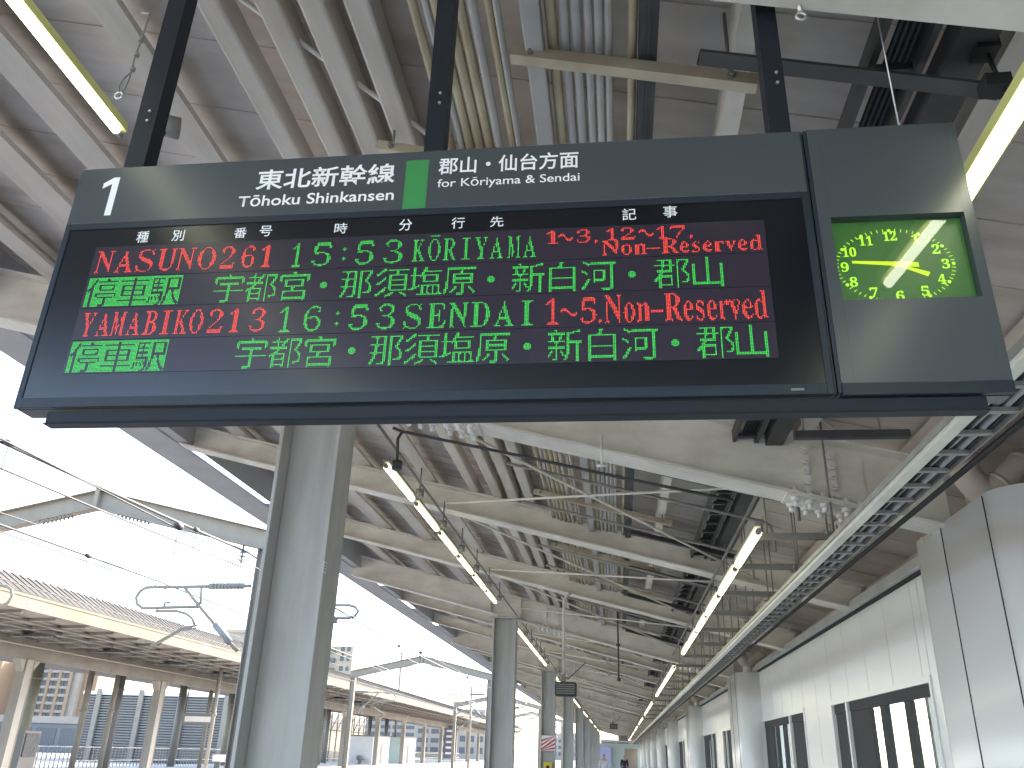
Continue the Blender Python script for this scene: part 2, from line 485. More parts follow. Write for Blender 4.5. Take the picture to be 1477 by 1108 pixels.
# ------------------------------------------------------------------ H columns
def h_column():
    t = thing('steel_column', 'x', 'column', (-1.93, 5, 0), 'steel columns carrying the canopy')
    top = zr(3.30, -1.93)
    b = MB()
    b.box(-2.13, -2.106, 4.85, 5.15, 0, top); b.box(-1.754, -1.73, 4.85, 5.15, 0, top)
    b.box(-2.106, -1.754, 4.993, 5.007, 0, top)
    b.build('shaft', 'column', t, bevel=0.004)
    c = MB()
    c.box(-2.20, -1.66, 4.83, 5.17, top-0.03, top-0.004)
    c.build('cap_plate', 'column', t)
    c = MB(); c.box(-2.25, -1.61, 4.75, 5.25, 0.0, 0.03); c.build('base_plate', 'column', t)
    return t
col0 = h_column()
for k, y in enumerate([5 + 10*i for i in range(-1, 9)]):
    c = col0 if k == 0 else copy_tree(col0)
    move(c, (-1.93, y, 0))
    c['label'] = ('grey steel H column behind the camera at the near end of the canopy' if k == 0 else
                  'widest grey steel H column rising behind the departure board' if k == 1 else
                  f'{ordn(k-1)} grey steel H column along the platform edge, counted from the departure board')
# plates fixed to the third column
pl = thing('warning_plate', 'red and white diagonally striped plate fixed on a grey column', 'warning plate', (-1.915, 24.84, 1.68))
MB().box(-2.10, -1.73, 24.825, 24.84, 1.68, 2.06).build('plate', 'plate_white', pl)
b = MB()
for i in range(-3, 4):
    z0 = 1.68 + i*0.11
    P = []
    # diagonal band clipped to the plate
    for (x, z) in ((-2.10, z0), (-1.73, z0+0.26), (-1.73, z0+0.315), (-2.10, z0+0.055)):
        P.append((x, min(2.058, max(1.682, z))))
    if max(p[1] for p in P)-min(p[1] for p in P) > 0.05:
        b.face([(x, 24.823, z) for x, z in P])
b.build('stripes', 'red', pl)
eb = thing('emergency_box', 'yellow emergency stop box low on the grey column under the striped plate', 'emergency box', (-1.915, 24.84, 1.05))
MB().box(-2.03, -1.80, 24.75, 24.845, 1.05, 1.40).build('box', 'yellow', eb, bevel=0.01)
MB().tube([(-1.915, 24.75, 1.27), (-1.915, 24.735, 1.27)], 0.05, 12).build('button', 'speaker', eb)
# ------------------------------------------------------------------ tube lamps in two rows
def tube_lamp(near):
    L = 1.0
    t = thing('tube_lamp', 'x', 'lamp', (0,0,0), 'tube lamps under the canopy')
    r = 0.0145 if near else 0.026
    MB().tube([(0,0,0),(0,0.86,0)], r, 10).build('tube', 'tube_near' if near else 'tube', t)
    c = MB(); c.tube([(0,-0.03,0),(0,-0.001,0)], r*0.75, 10); c.build('end_cap', 'lamp_dark', t)
    c = MB(); c.tube([(0,0.861,0),(0,0.89,0)], r*0.75, 10); c.build('end_cap', 'lamp_dark', t)
    if near:
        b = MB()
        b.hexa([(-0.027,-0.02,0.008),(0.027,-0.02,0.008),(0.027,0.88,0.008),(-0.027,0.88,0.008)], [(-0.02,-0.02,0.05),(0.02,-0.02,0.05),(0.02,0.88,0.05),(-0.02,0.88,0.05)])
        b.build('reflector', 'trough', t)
    else:
        b = MB(); b.box(-0.02, 0.02, -0.02, 0.88, 0.036, 0.06); b.build('rail', 'lamp_dark', t)
        b = MB(); b.tube([(0.05,0.91,0.03),(0.05,0.91,0.10)], 0.038, 10); b.tube([(0.05,0.91,0.10),(0.05,0.91,0.30)], 0.008, 6)
        b.build('junction_knob', 'lamp_dark', t)
    return t
lampN = tube_lamp(True); lampF = tube_lamp(False)
used = {True: False, False: False}
def lamp(near, x, y, z, label, sy=1.0):
    src = lampN if near else lampF
    o = src if not used[near] else copy_tree(src)
    used[near] = True
    o.location = (x, y, z); o['label'] = label
    o.scale = (1, sy, 1)
LX, LZ, RX, RZ = -1.765, 3.62, 0.885, 2.90
cnt = 0
for s0 in (6.09, 15.45, 25.3, 35.3, 45.3, 55.3, 65.3, 75.3):
    for i in range(6):
        lamp(False, LX, s0+i*1.088, LZ, f'{ordn(cnt)} glowing tube in the row by the columns, counted away from the board', 1.05); cnt += 1
cnt = 0
for s0 in (5.27, 14.01, 23.6, 33.2, 42.8, 52.4, 62, 71.6):
    for i in range(6):
        lamp(False, RX, s0+i*1.145, RZ, f'{ordn(cnt)} glowing tube in the row beside the cable tray, counted away from the board', 1.13); cnt += 1
for i in range(5):
    lamp(True, LX, 2.23-0.93-i*1.09, LZ, 'bright tube lamp with reflector ending just above the numeral on the board' if i == 0 else f'bright reflector tube lamp over the column side, {ordn(i)} behind the board', 1.06)
for i in range(5):
    lamp(True, RX, 2.00-0.93-i*1.09, RZ, 'bright tube lamp with reflector ending beside the clock case' if i == 0 else f'bright reflector tube lamp over the building side, {ordn(i)} behind the board', 1.06)
# conduit rails the lamps hang from
for x, z, nm in ((LX, LZ, 'columns'), (RX, RZ, 'cable tray')):
    b = MB(); b.tube([(x+0.05, 5.2, z+0.30), (x+0.05, 90, z+0.30)] if x > 0 else [(x+0.05, 5.6, z+0.16), (x+0.05, 90, z+0.16)], 0.012, 8)
    o = tag(b.build('lamp_conduit', 'lamp_dark'), f'thin dark conduit running above the lamp row by the {nm}', 'conduit', 'conduits above the lamp rows')
# ------------------------------------------------------------------ pipes under the deck
pipes = [(-0.615,.016,'pipe_yellow'),(-0.57,.013,'pipe'),(-0.535,.017,'pipe_yellow'),(-0.495,.018,'pipe_yellow'),(-0.455,.017,'pipe_yellow'),(-0.415,.016,'pipe'),(-0.36,.013,'pipe_yellow'),(-0.335,.012,'pipe'),
         (-0.165,.018,'pipe_yellow'),(-0.125,.016,'pipe'),(-0.088,.016,'pipe'),(-0.05,.014,'pipe'),(-0.018,.014,'pipe'),(0.012,.012,'pipe'),(0.085,.014,'pipe_yellow')]
for i, (x, r, m) in enumerate(pipes):
    b = MB()
    pts = [(x, yy, zr(3.655, x) + (0.004*math.sin(yy*1.7+i) if yy < 60 else 0)) for yy in [-3.2 + 1.2*q for q in range(80)]]
    b.tube(pts, r, 8)
    if x == 0.085: pass
    side = 'strut-crossed bundle' 
    tag(b.build('conduit_pipe', m), f'{ordn(i)} of the thin {"rusty cream" if m=="pipe_yellow" else "grey"} pipes running under the roof, counted from the column side', 'pipe', 'pipes running under the roof')
b = MB(); x = -0.225
b.box(x-0.030, x+0.030, -3.1, 92, zr(3.60,x), zr(3.60,x)+0.07)
tag(b.build('cable_duct', 'pipe', bevel=0.006), 'flat grey square cable duct lying beside the pipe bundle under the roof', 'cable duct')
b = MB(); b.box(0.105, 0.160, -3.1, 92, zr(3.63,.13), zr(3.63,.13)+0.09); b.box(0.128,0.136,-3.1,92, zr(3.63,.13)-0.006, zr(3.63,.13)-0.0005)
tag(b.build('cable_duct', 'black_steel'), 'black narrow cable duct running under the roof past the rusty strut', 'cable duct')
# cream struts carrying the pipes, one pair per bay
k = 0
for y in (2.03, 2.62, 5.6, 7.3, 9.4, 10.9, 12.7, 14.2, 16.2, 18, 21, 24, 27, 31):
    a, c = (-0.30, 0.46) if k != 1 else (-0.92, 0.20)
    if k > 1: a, c = -0.72, 0.5
    b = MB()
    b.bar((a, y, zr(3.60, a)), (c, y, zr(3.60, c)), 0.042, 0.042)
    nm = 'rusty cream steel strut crossing the pipes above the middle of the board' if k == 0 else 'cream steel strut half hidden behind the top of the board' if k == 1 else f'cream steel strut crossing the pipe bundle, {ordn(k-2)} beyond the board'
    st = thing('pipe_strut', nm, 'strut', ((a+c)/2, y, zr(3.6, (a+c)/2)), 'cream struts across the pipes')
    b.build('channel', 'strut', st)
    for xx in (a+0.06, c-0.08):
        q = MB()
        bolt(q, (xx, y-0.021, zr(3.60, xx)), (0,-1,0), 0.018, 0.010)
        q.tube([(xx, y, zr(3.625, xx)), (xx, y, zr(3.88, xx))], 0.006, 6)
        q.build('hanger_bolt', 'lamp_dark', st)
    k += 1
# dark cable ladder under the deck
ld = thing('cable_ladder', 'black steel cable ladder with a closed dark box running under the roof', 'cable ladder', (0.88, 0, 3.4))
b = MB()
zb = zr(3.60, 0.87)
b.box(0.735,0.755,-3.1,92,zb+0.012,zb+0.085); b.box(0.865,0.885,-3.1,92,zb,zb+0.075)
b.build('rails', 'black_steel', ld)
def rungs(par, x0, x1, w, z0, z1, y0, step, m):
    first = None
    for i in range(100):
        if first is None:
            first = MB().box(x0, x1, y0, y0+w, z0, z1).build('rung', m, par)
        else:
            c = first.copy(); COL.objects.link(c); c.location = (0, i*step, 0)
    b = MB(); yy = y0+100*step
    while yy < 62:
        b.box(x0, x1, yy, yy+w, z0, z1); yy += step
    yy = y0-step
    while yy > -3:
        b.box(x0, x1, yy, yy+w, z0, z1); yy -= step
    b.build('far_rungs', m, par)['kind'] = 'stuff'
rungs(ld, 0.7555, 0.8645, 0.035, zb+0.02, zb+0.045, 1.62, 0.30, 'black_steel')
b = MB(); b.box(0.93,1.035,-3.1,92,zb-0.015,zb+0.07); b.build('closed_box', 'black_steel', ld)
b = MB()
for i in range(4): b.tube([(0.80+0.018*i, -3.1, zb+0.06), (0.80+0.018*i, 92, zb+0.06)], 0.009, 6)
b.build('cables', 'cable', ld)
# dark angle struts holding the ladder
for k, y in enumerate((1.87, 5.75, 7.7, 9.3, 11.0, 12.6, 14.3, 16, 19, 22, 25, 28)):
    a, c = (0.27, 1.06) if k == 0 else (0.15, 1.10)
    b = MB(); b.bar((a,y,zr(3.52,a)),(c,y,zr(3.52,c)),0.05,0.010); b.bar((a,y+0.03,zr(3.545,a)),(c,y+0.03,zr(3.545,c)),0.008,0.05)
    tag(b.build('ladder_strut', 'black_steel'), 'dark angle strut under the cable ladder in front of the white hanging wire' if k == 0 else f'dark angle strut under the black cable ladder, {ordn(k-1)} beyond the board', 'strut', 'dark struts under the cable ladder')
# ------------------------------------------------------------------ cable tray along the building side
tr = thing('cable_tray', 'galvanised ladder tray of cables with a long white duct along its edge', 'cable tray', (1.32, 0, 2.75))
b = MB(); b.box(1.226, 1.279, -6, 92, 2.735, 2.78); b.build('white_duct', 'duct_white', tr, bevel=0.004)
b = MB(); b.box(1.216, 1.2255, -6, 92, 2.755, 2.78); b.build('duct_edge', 'tray', tr)
b = MB(); b.box(1.284,1.292,-6,92,2.752,2.82); b.box(1.425,1.433,-6,92,2.752,2.82); b.build('side_rails', 'tray', tr)
rungs(tr, 1.2925, 1.4245, 0.028, 2.755, 2.772, 2.46, 0.228, 'tray')
for i, (x, r, m) in enumerate(((1.305,.008,'cable'),(1.322,.007,'cable'),(1.338,.008,'cable'),(1.352,.007,'cable_grey'),(1.372,.009,'cable'),(1.392,.014,'cable_grey'),(1.414,.010,'cable'))):
    b = MB()
    b.tube([(x+0.004*math.sin(q*1.3+i*2), -6+q*0.8, 2.782+0.004*math.sin(q*0.9+i)) for q in range(122)], r, 6)
    b.build('cable', m, tr)
b = MB(); b.tube([(1.46,-6,2.74),(1.46,92,2.74)], 0.013, 8); b.build('cable', 'cable', tr)
# rods and cross struts that hang the tray
b = MB()
for k, y in enumerate([1.2, 3.0, 4.9, 6.0, 7.2, 8.4, 9.6, 10.8, 12, 13.2, 14.4, 15.8, 17.2, 18.6, 20, 22, 24, 26, 28, 30, 33, 36]):
    r_ = MB(); r_.tube([(1.247,y,2.80),(1.247,y,zr(3.885,1.247))], 0.0065, 6); r_.box(1.205,1.29,y-0.015,y+0.015,2.801,2.813); r_.box(1.225,1.232,y-0.01,y+0.01,2.814,2.85); r_.box(1.262,1.269,y-0.01,y+0.01,2.814,2.85)
    r_.build('hanger_rod', 'lamp_dark', tr)
for k, y in enumerate([4.2, 5.5, 6.45, 7.6, 8.7, 9.9, 11.2, 12.6, 14.0, 15.4, 17, 19, 21, 23, 25.5, 28, 31, 34]):
    z = 3.145 if k == 0 else 2.93
    xa = 0.93 if k == 0 else 0.93
    st = thing('tray_strut', 'grey horizontal strut on two rods just under the clock case' if k == 0 else f'grey horizontal strut hung on two rods beside the tube row, {ordn(k-1)} beyond the clock', 'strut', (1.2, y, z), 'horizontal struts beside the cable tray')
    MB().box(xa, 1.50, y-0.02, y+0.02, z-0.02, z+0.02).build('bar', 'black_steel' if k == 0 else 'lamp_dark', st)
    for xx in (xa+0.05, 1.36):
        r_ = MB(); r_.tube([(xx,y,z+0.021),(xx,y,zr(3.885,xx))], 0.006, 6)
        r_.build('rod', 'lamp_dark', st)

# feed pipe to the lamp row and thin cross conduits below the pipes
b = MB(); b.tube([(-1.50,5.25,3.62),(-1.45,5.25,3.62-0.02),(-1.42,5.25,3.59),(-0.66,5.25,3.42),(0.07,5.25,3.25),(0.75,5.25,3.10)], 0.011, 8)
b.tube([(-1.43,5.25,3.60),(-1.46,5.25,3.54),(-1.45,5.25,3.36)], 0.011, 8); b.tube([(-1.45,5.25,3.38),(-1.45,5.25,3.32)], 0.035, 10)
tag(b.build('lamp_feed_pipe', 'black_steel'), 'dark bent pipe leading from the big beam to the start of the lamp row', 'pipe')
for k, y in enumerate((5.45, 6.35, 7.45, 9.2, 10.3, 12.4, 13.6)):
    b = MB(); b.tube([(-0.85,y,zr(3.52,-0.85)),(1.10,y,zr(3.52,1.10)),(1.16,y,zr(3.50,1.16)),(1.18,y,zr(3.40,1.18)),(1.18,y,3.02)], 0.013, 8)
    tag(b.build('cross_conduit', 'lamp_dark'), f'dark thin conduit crossing under the pipes, {ordn(k)} beyond the big beam', 'conduit', 'conduits crossing under the pipes')
hk = thing('beam_hook', 'small white hook hanging from the big beam behind the board', 'hook', (-0.07, 4.88, 3.2))
b = MB(); b.tube([(-0.07,4.88,3.22),(-0.07,4.88,3.42)], 0.006, 6); b.build('rod', 'plate_white', hk)
b = MB(); b.tube([(-0.10,4.88,3.215),(-0.04,4.88,3.215)], 0.009, 6); b.build('crossbar', 'plate_white', hk)
np_ = thing('number_plate', 'tiny pale number plate on the side of the widest column', 'plate', (-1.728, 4.86, 2.55))
MB().box(-1.7295, -1.726, 4.83, 4.885, 2.55, 2.615).build('plate', 'plate_white', np_)
b = MB()
for i in range(3): b.box(-1.7258, -1.7252, 4.838, 4.877, 2.56+0.018*i, 2.568+0.018*i)
b.build('marks', 'lamp_dark', np_)
cl_ = thing('beam_clamp', 'black steel clamp on the dark strut beside the upper lamp', 'clamp', (1.02, 1.83, 3.25))
b = MB(); b.box(0.985,1.045,1.80,1.86,3.355,3.42); b.tube([(1.015,1.83,3.42),(1.015,1.83,3.60)], 0.008, 6); b.build('upper_block', 'cable', cl_)
b = MB(); b.tube([(1.02,1.83,3.36),(1.032,1.83,3.27)], 0.006, 6); b.build('stem', 'cable', cl_)
b = MB(); b.box(0.985,1.05,1.80,1.855,3.225,3.265); b.tube([(1.035,1.82,3.225),(1.035,1.82,3.20)], 0.007, 6); b.build('lower_block', 'cable', cl_)
# ------------------------------------------------------------------ station building on the right
bw = thing('station_building', 'white panelled building wall with round-edged pilasters and tall dark windows', 'building', (2.2, 5, 0))
WX = 2.2
wins = []
for bse in range(-20, 90, 10):
    wins += [(bse+6.54, bse+9.60), (bse+11.0, bse+14.15)]
def in_win(a, b_):
    for w0, w1 in wins:
        if a < w1-1e-6 and b_ > w0+1e-6: return (w0, w1)
    return None
mb = MB()
y = -12.0
edges = sorted(set([round(-12+0.715*i+0.12, 3) for i in range(152)] + [v for w in wins for v in w]))
edges = [e for e in edges if -12 <= e <= 95.5]
for a, b_ in zip(edges, edges[1:]):
    if b_-a < 0.02: continue
    A, B = a+0.005, b_-0.005
    if in_win(a, b_):
        mb.box(WX, WX+0.06, A, B, 2.19, 2.87); mb.box(WX, WX+0.06, A, B, 0, 0.80)
    else:
        mb.box(WX, WX+0.06, A, B, 0, 2.87)
mb.build('wall_panels', 'white_wall', bw)
mb = MB()
mb.box(WX+0.065, WX+0.10, -12, 95.5, 2.20, 2.86); mb.box(WX+0.065, WX+0.10, -12, 95.5, 0, 0.79)
prev = -12
for w0, w1 in wins:
    if w0 > prev: mb.box(WX+0.065, WX+0.10, prev, min(w0-0.01, 95), 0.79, 2.20)
    prev = w1+0.01
    if prev > 95: break
mb.build('wall_backing', 'gap', bw)
# ledge above the wall between the pilasters
for bse in range(-20, 90, 10):
    a, b_ = bse+5.62, bse+14.15
    if b_ < -11: continue
    l = MB()
    l.hexa([(2.13,a,2.895),(2.55,a,2.895),(2.55,b_,2.895),(2.13,b_,2.895)], [(2.16,a,2.985),(2.55,a,3.0),(2.55,b_,3.0),(2.16,b_,2.985)])
    l.build('ledge', 'ledge', bw)
    MB().box(2.175, 2.5, a+0.02, b_-0.02, 2.872, 2.894).build('ledge_gap', 'gap', bw)
    MB().box(2.02, 2.30, a-0.06, a+0.10, 2.872, 2.99).build('ledge_end', 'white_wall', bw, bevel=0.02)
# round-edged pilasters
poly = []
def arc(cx, cy_, r, a0, a1, n=8):
    return [(cx+r*math.cos(math.radians(a0+(a1-a0)*i/n)), cy_+r*math.sin(math.radians(a0+(a1-a0)*i/n))) for i in range(n+1)]
for bse in range(-20, 90, 10):
    y0, y1 = bse+4.12, bse+5.55
    poly = [(2.56, y1), (2.14, y1)] + arc(2.05, y1-0.20, 0.20, 90, 180)[1:] + arc(2.07, y0+0.22, 0.22, 180, 270) + [(2.56, y0)]
    q = MB().prism_xy(poly, 0, 2.868, smooth=False)
    for i in range(len(q.sm)-2): q.sm[i] = True
    p = q.build('pilaster', 'white_wall', bw)
    j = MB()
    for yy in (y0+0.225, y0+0.83):
        j.box(1.8465, 1.852, yy-0.004, yy+0.004, 0.02, 2.86)
    j.build('panel_joint', 'gap', p)
# windows
for w0, w1 in wins:
    if w1 < -10 or w0 > 80: continue
    f = MB()
    f.box(WX-0.012, WX+0.05, w0-0.001, w1+0.001, 2.145, 2.189)
    f.box(WX-0.012, WX+0.05, w0, w0+0.035, 0.80, 2.144); f.box(WX-0.012, WX+0.05, w1-0.035, w1, 0.80, 2.144)
    ym = w1-0.62 if abs(((w0-6.54) % 10)) < 0.01 or abs((w0-6.54) % 10 - 10) < 0.01 else w0+0.95
    f.box(WX-0.010, WX+0.05, ym-0.03, ym+0.03, 0.80, 2.144)
    wf = f.build('window', 'white_wall', bw)
    d = MB()
    d.box(WX+0.015, WX+0.055, w0+0.036, w1-0.036, 2.06, 2.144)
    first = abs(((w0-6.54) % 10)) < 0.01 or abs((w0-6.54) % 10 - 10) < 0.01
    spans = [(ym+0.031, w1-0.036)] if first else [(w0+0.036, ym-0.031)]
    for a, c in spans: d.box(WX+0.025, WX+0.055, a, c, 0.8, 2.058)
    rest = (w0+0.036, ym-0.031) if first else (ym+0.031, w1-0.036)
    L = rest[1]-rest[0]
    for fr, wd in ((0.27,0.16),(0.55,0.16),(0.87,0.75)):
        yc = rest[0]+fr*L
        d.box(WX+0.02, WX+0.055, max(rest[0], yc-wd/2), min(rest[1], yc+wd/2), 0.8, 2.058)
    d.build('mullions', 'dark_frame', wf)
    MB().box(WX+0.06, WX+0.064, w0+0.036, w1-0.036, 0.8, 2.14).build('pane', 'pane', wf)
# room behind the windows
b = MB(); b.box(2.31, 3.4, -12, 95, 2.88, 2.93); b.build('ceiling', 'ledge', bw)
b = MB()
b.box(3.2, 3.3, -12, 95, 0, 0.6); b.box(3.2, 3.3, -12, 95, 2.76, 2.879)
yy = -12
while yy < 95:
    b.box(3.2, 3.3, yy, yy+0.10, 0.6001, 2.7599); yy += 1.67
b.build('rear_wall', 'ledge', bw)
tag(MB().box(2.55, 60, -60, 300, -1.19, -0.30).build('yard', 'concrete'), kind='structure')
ob = thing('office_block', 'reddish low block with a green roof seen through the windows', 'building', (42, 60, -0.3))
MB().box(38, 50, 20, 90, -0.3, 4.2).build('wall', mat('brick_red', (0.34, 0.20, 0.17), 0.7), ob)
MB().box(37.5, 50.5, 19.5, 90.5, 4.2, 5.0).build('roof', mat('green_roof', (0.10, 0.30, 0.25), 0.5), ob)
# drain pipes rising from the pilaster tops
def drain():
    t = thing('drain_pipe', 'x', 'drain pipe', (2.14, 5, 2.868), 'drain pipes on the pilasters')
    def elbow(pts, n=6):
        out = []
        for i in range(len(pts)):
            p = Vector(pts[i])
            if 0 < i < len(pts)-1:
                a = p + (Vector(pts[i-1])-p).normalized()*0.07; c = p + (Vector(pts[i+1])-p).normalized()*0.07
                for q in range(n+1):
                    s_ = q/n
                    out.append(a*(1-s_)**2 + p*2*s_*(1-s_) + c*s_*s_)
            else: out.append(p)
        return out
    b = MB(); b.tube(elbow([(2.52,4.98,3.60),(2.44,4.98,3.28),(2.15,5.0,3.045),(2.06,5.0,3.18),(2.055,5.02,3.42)]), 0.085, 14)
    b.build('trap', 'drain', t)
    c = MB(); c.tube([(2.15,5,2.869),(2.15,5,3.06)], 0.075, 14); c.tube([(2.15,5,2.93),(2.15,5,2.95)], 0.085, 14)
    c.build('outlet', 'white_wall', t)
    c = MB()
    for p, q in (((2.40,4.98,3.247),(2.377,4.98,3.228)), ((2.24,4.995,3.118),(2.225,4.995,3.106)), ((2.078,5.012,3.30),(2.077,5.013,3.325))):
        c.tube([p,q], 0.092, 14)
    c.build('collars', 'drain', t)
    return t
d0 = drain()
for k, bse in enumerate(range(0, 90, 10)):
    o = d0 if k == 0 else copy_tree(d0)
    move(o, (2.14, bse+5, 2.868))
    o['label'] = 'taupe drain pipe with elbows on the white pilaster closest to the clock' if k == 0 else f'taupe drain pipe on top of the {ordn(k)} white pilaster'
# ------------------------------------------------------------------ hanging loudspeakers
def speaker_unit(x, y, z, ztop, label, w=0.28):
    t = thing('loudspeaker', label, 'loudspeaker', (x, y, z), 'loudspeakers on poles')
    b = MB(); b.box(x-w/2, x+w/2, y-0.10, y+0.12, z, z+0.17); b.build('cabinet', 'speaker', t, bevel=0.02)
    b = MB()
    for i in range(5): b.box(x-w/2+0.02, x+w/2-0.02, y-0.108, y-0.1005, z+0.025+0.027*i, z+0.037+0.027*i)
    b.build('grille', 'lamp_dark', t)
    b = MB(); b.tube([(x-0.03,y,z+0.26),(x-0.03,y,ztop-0.12),(x-0.01,y,ztop-0.04),(x+0.06,y,ztop)], 0.017, 8); b.build('pole', 'steel_brown', t)
    b = MB(); b.bar((x-0.03,y,z+0.171),(x-0.03,y,z+0.27),0.05,0.05); b.bar((x-0.1,y,z+0.19),(x+0.06,y,z+0.24),0.02,0.02); b.build('bracket', 'lamp_dark', t)
    b = MB(); b.tube([(x+0.02,y,z+0.2),(x+0.26,y,z+0.42)], 0.006, 6); b.build('cable', 'cable', t)
speaker_unit(-0.67, 11.55, 2.29, 3.60, 'larger black louvred loudspeaker on a pale pole under the canopy')
speaker_unit(-0.16, 31.5, 2.45, 3.48, 'small black loudspeaker farther away on a dark pole')
for k, (x, y, z0, z1) in enumerate(((0.02, 13.3, 2.62, 3.70),)):
    b = MB(); b.tube([(x,y,z0),(x,y,z1)], 0.013, 8); b.tube([(x,y,z0),(x,y,z0+0.05)], 0.026, 8); b.tube([(x,y,z0+0.5),(x,y,z0+0.54)], 0.03, 8)
    tag(b.build('hanging_rod', 'black_steel'), 'thin dark rod hanging alone from the beams in mid canopy', 'rod')
# far end of the platform
ew = thing('end_wall', 'pale teal end wall closing the far end of the platform under dark louvres', 'wall', (0, 88, 0))
MB().box(-2.4, 2.15, 88, 88.2, 0, 2.7).build('panel', 'teal', ew)
b = MB()
for i in range(9): b.box(-2.4, 2.15, 88.0, 88.2, 2.72+0.085*i, 2.765+0.085*i)
b.build('louvres', 'lamp_dark', ew)
b = MB(); b.box(0.55, 1.75, 87.96, 87.999, 0.0, 2.3); b.build('door', 'beige', ew)
tag(MB().box(-2.15, -0.75, 87.5, 87.56, 0.7, 2.35).build('poster_board', 'lilac'), 'lilac poster board in front of the far end wall', 'poster board')
sb = thing('exit_sign_box', 'white framed hanging sign box in front of the far louvres', 'sign', (0.3, 80, 2.75))
MB().box(-0.05, 0.85, 80, 80.15, 2.75, 3.35).build('frame', 'plate_white', sb); MB().box(0.05, 0.75, 79.985, 79.999, 2.84, 3.27).build('face', 'lamp_dark', sb)
def person(x, y, label, coat, h=1.68):
    t = thing('person', label, 'person', (x, y, 0))
    s = h/1.7
    def skin(name, pts, edges, radii, m, par):
        me = bpy.data.meshes.new(name)
        me.from_pydata([(p[0]*s, p[1]*s, p[2]*s) for p in pts], edges, [])
        o = bpy.data.objects.new(name, me); COL.objects.link(o); o.parent = par
        md = o.modifiers.new('skin', 'SKIN')
        for i, r in enumerate(radii): me.skin_vertices[0].data[i].radius = (r[0]*s, r[1]*s)
        me.skin_vertices[0].data[0].use_root = True
        sb_ = o.modifiers.new('sub', 'SUBSURF'); sb_.levels = 2; sb_.render_levels = 2
        me.materials.append(M[m]); ROOT[o.name] = (x, y, 0)
        return o
    P = [(0,0,.95),(0,0,1.15),(0,0,1.38),(0,0,1.47),(0,-.01,1.56),(0,-.01,1.66),
         (-.18,0,1.38),(-.22,.02,1.12),(-.22,-.06,.88),(.18,0,1.38),(.22,.02,1.12),(.22,-.06,.88),
         (-.09,0,.90),(-.10,.0,.50),(-.10,.03,.08),(-.10,-.12,.04),(.09,0,.90),(.10,0,.50),(.10,.03,.08),(.10,-.12,.04)]
    E_ = [(0,1),(1,2),(2,3),(3,4),(4,5),(2,6),(6,7),(7,8),(2,9),(9,10),(10,11),(0,12),(12,13),(13,14),(14,15),(0,16),(16,17),(17,18),(18,19)]
    Rr = [(.15,.10),(.14,.10),(.15,.10),(.055,.055),(.08,.09),(.06,.07),(.065,.06),(.045,.045),(.03,.03),(.065,.06),(.045,.045),(.03,.03),(.085,.085),(.055,.055),(.04,.04),(.035,.03),(.085,.085),(.055,.055),(.04,.04),(.035,.03)]
    body = skin('body', P, E_, Rr, 'skin', t)
    skin('jacket', [(0,0,.86),(0,0,1.15),(0,0,1.40),(-.185,0,1.39),(-.225,.02,1.12),(-.222,-.055,.92),(.185,0,1.39),(.225,.02,1.12),(.222,-.055,.92)],
         [(0,1),(1,2),(2,3),(3,4),(4,5),(2,6),(6,7),(7,8)], [(.175,.125),(.16,.12),(.165,.115),(.075,.07),(.058,.058),(.045,.045),(.075,.07),(.058,.058),(.045,.045)], coat, t)
    skin('hair', [(0,.015,1.60),(0,.0,1.68)], [(0,1)], [(.088,.085),(.06,.065)], 'hair', t)
    skin('trousers', [(0,0,.93),(-.09,0,.88),(-.10,0,.50),(-.10,.03,.10),(.09,0,.88),(.10,0,.50),(.10,.03,.10)], [(0,1),(1,2),(2,3),(0,4),(4,5),(5,6)],
         [(.15,.11),(.095,.095),(.065,.065),(.055,.055),(.095,.095),(.065,.065),(.055,.055)], 'cloth_dark', t)
    return t
person(-0.75, 46, 'person in a white shirt standing far down the platform by the columns', 'cloth_white')
person(0.35, 62, 'person in a dark jacket standing before the far teal wall', 'cloth_dark')
# ------------------------------------------------------------------ departure board
BY = 2.5
FB = 0.655     # the board is laid out at 2.5 m and hangs at this share of it, under the near girder
bd = thing('departure_board', 'long grey hanging departure board with red and green dot lettering', 'departure board', (-0.70, BY, 2.592))
b = MB(); b.box(-2.090, 0.690, BY+0.012, BY+0.10, 2.655, 3.685); b.build('housing', 'sign_dark', bd, bevel=0.004)
hp = MB().box(-2.095, 0.693, BY, BY+0.0115, 3.428, 3.692).build('header_panel', 'sign_grey', bd, bevel=0.002)
b = MB()
b.box(-2.095, -2.072, BY, BY+0.0115, 2.655, 3.4275); b.box(0.671, 0.693, BY-0.001, BY+0.0115, 2.655, 3.4275)
b.box(-2.0715, 0.6705, BY-0.004, BY+0.0115, 2.655, 2.692)
b.build('bezel', 'sign_dark', bd, bevel=0.002)
b = MB(); b.box(-2.0715, 0.6705, BY+0.0005, BY+0.0115, 3.4005, 3.427); b.build('trim_strip', 'sign_dark', bd)
dp = MB().box(-2.0715, 0.6705, BY+0.004, BY+0.0115, 2.6925, 3.400).build('display_glass', 'display', bd)
b = MB(); b.box(0.56, 0.60, BY-0.0050, BY-0.0042, 2.668, 2.676); b.build('maker_tag', 'bldg_grey', bd)
b = MB(); b.box(-1.965, 1.14, BY+0.008, BY+0.05, 2.602, 2.645); b.box(-1.970, 1.145, BY+0.004, BY+0.056, 2.5965, 2.6018); b.build('bottom_channel', 'post_dark', bd, bevel=0.004)
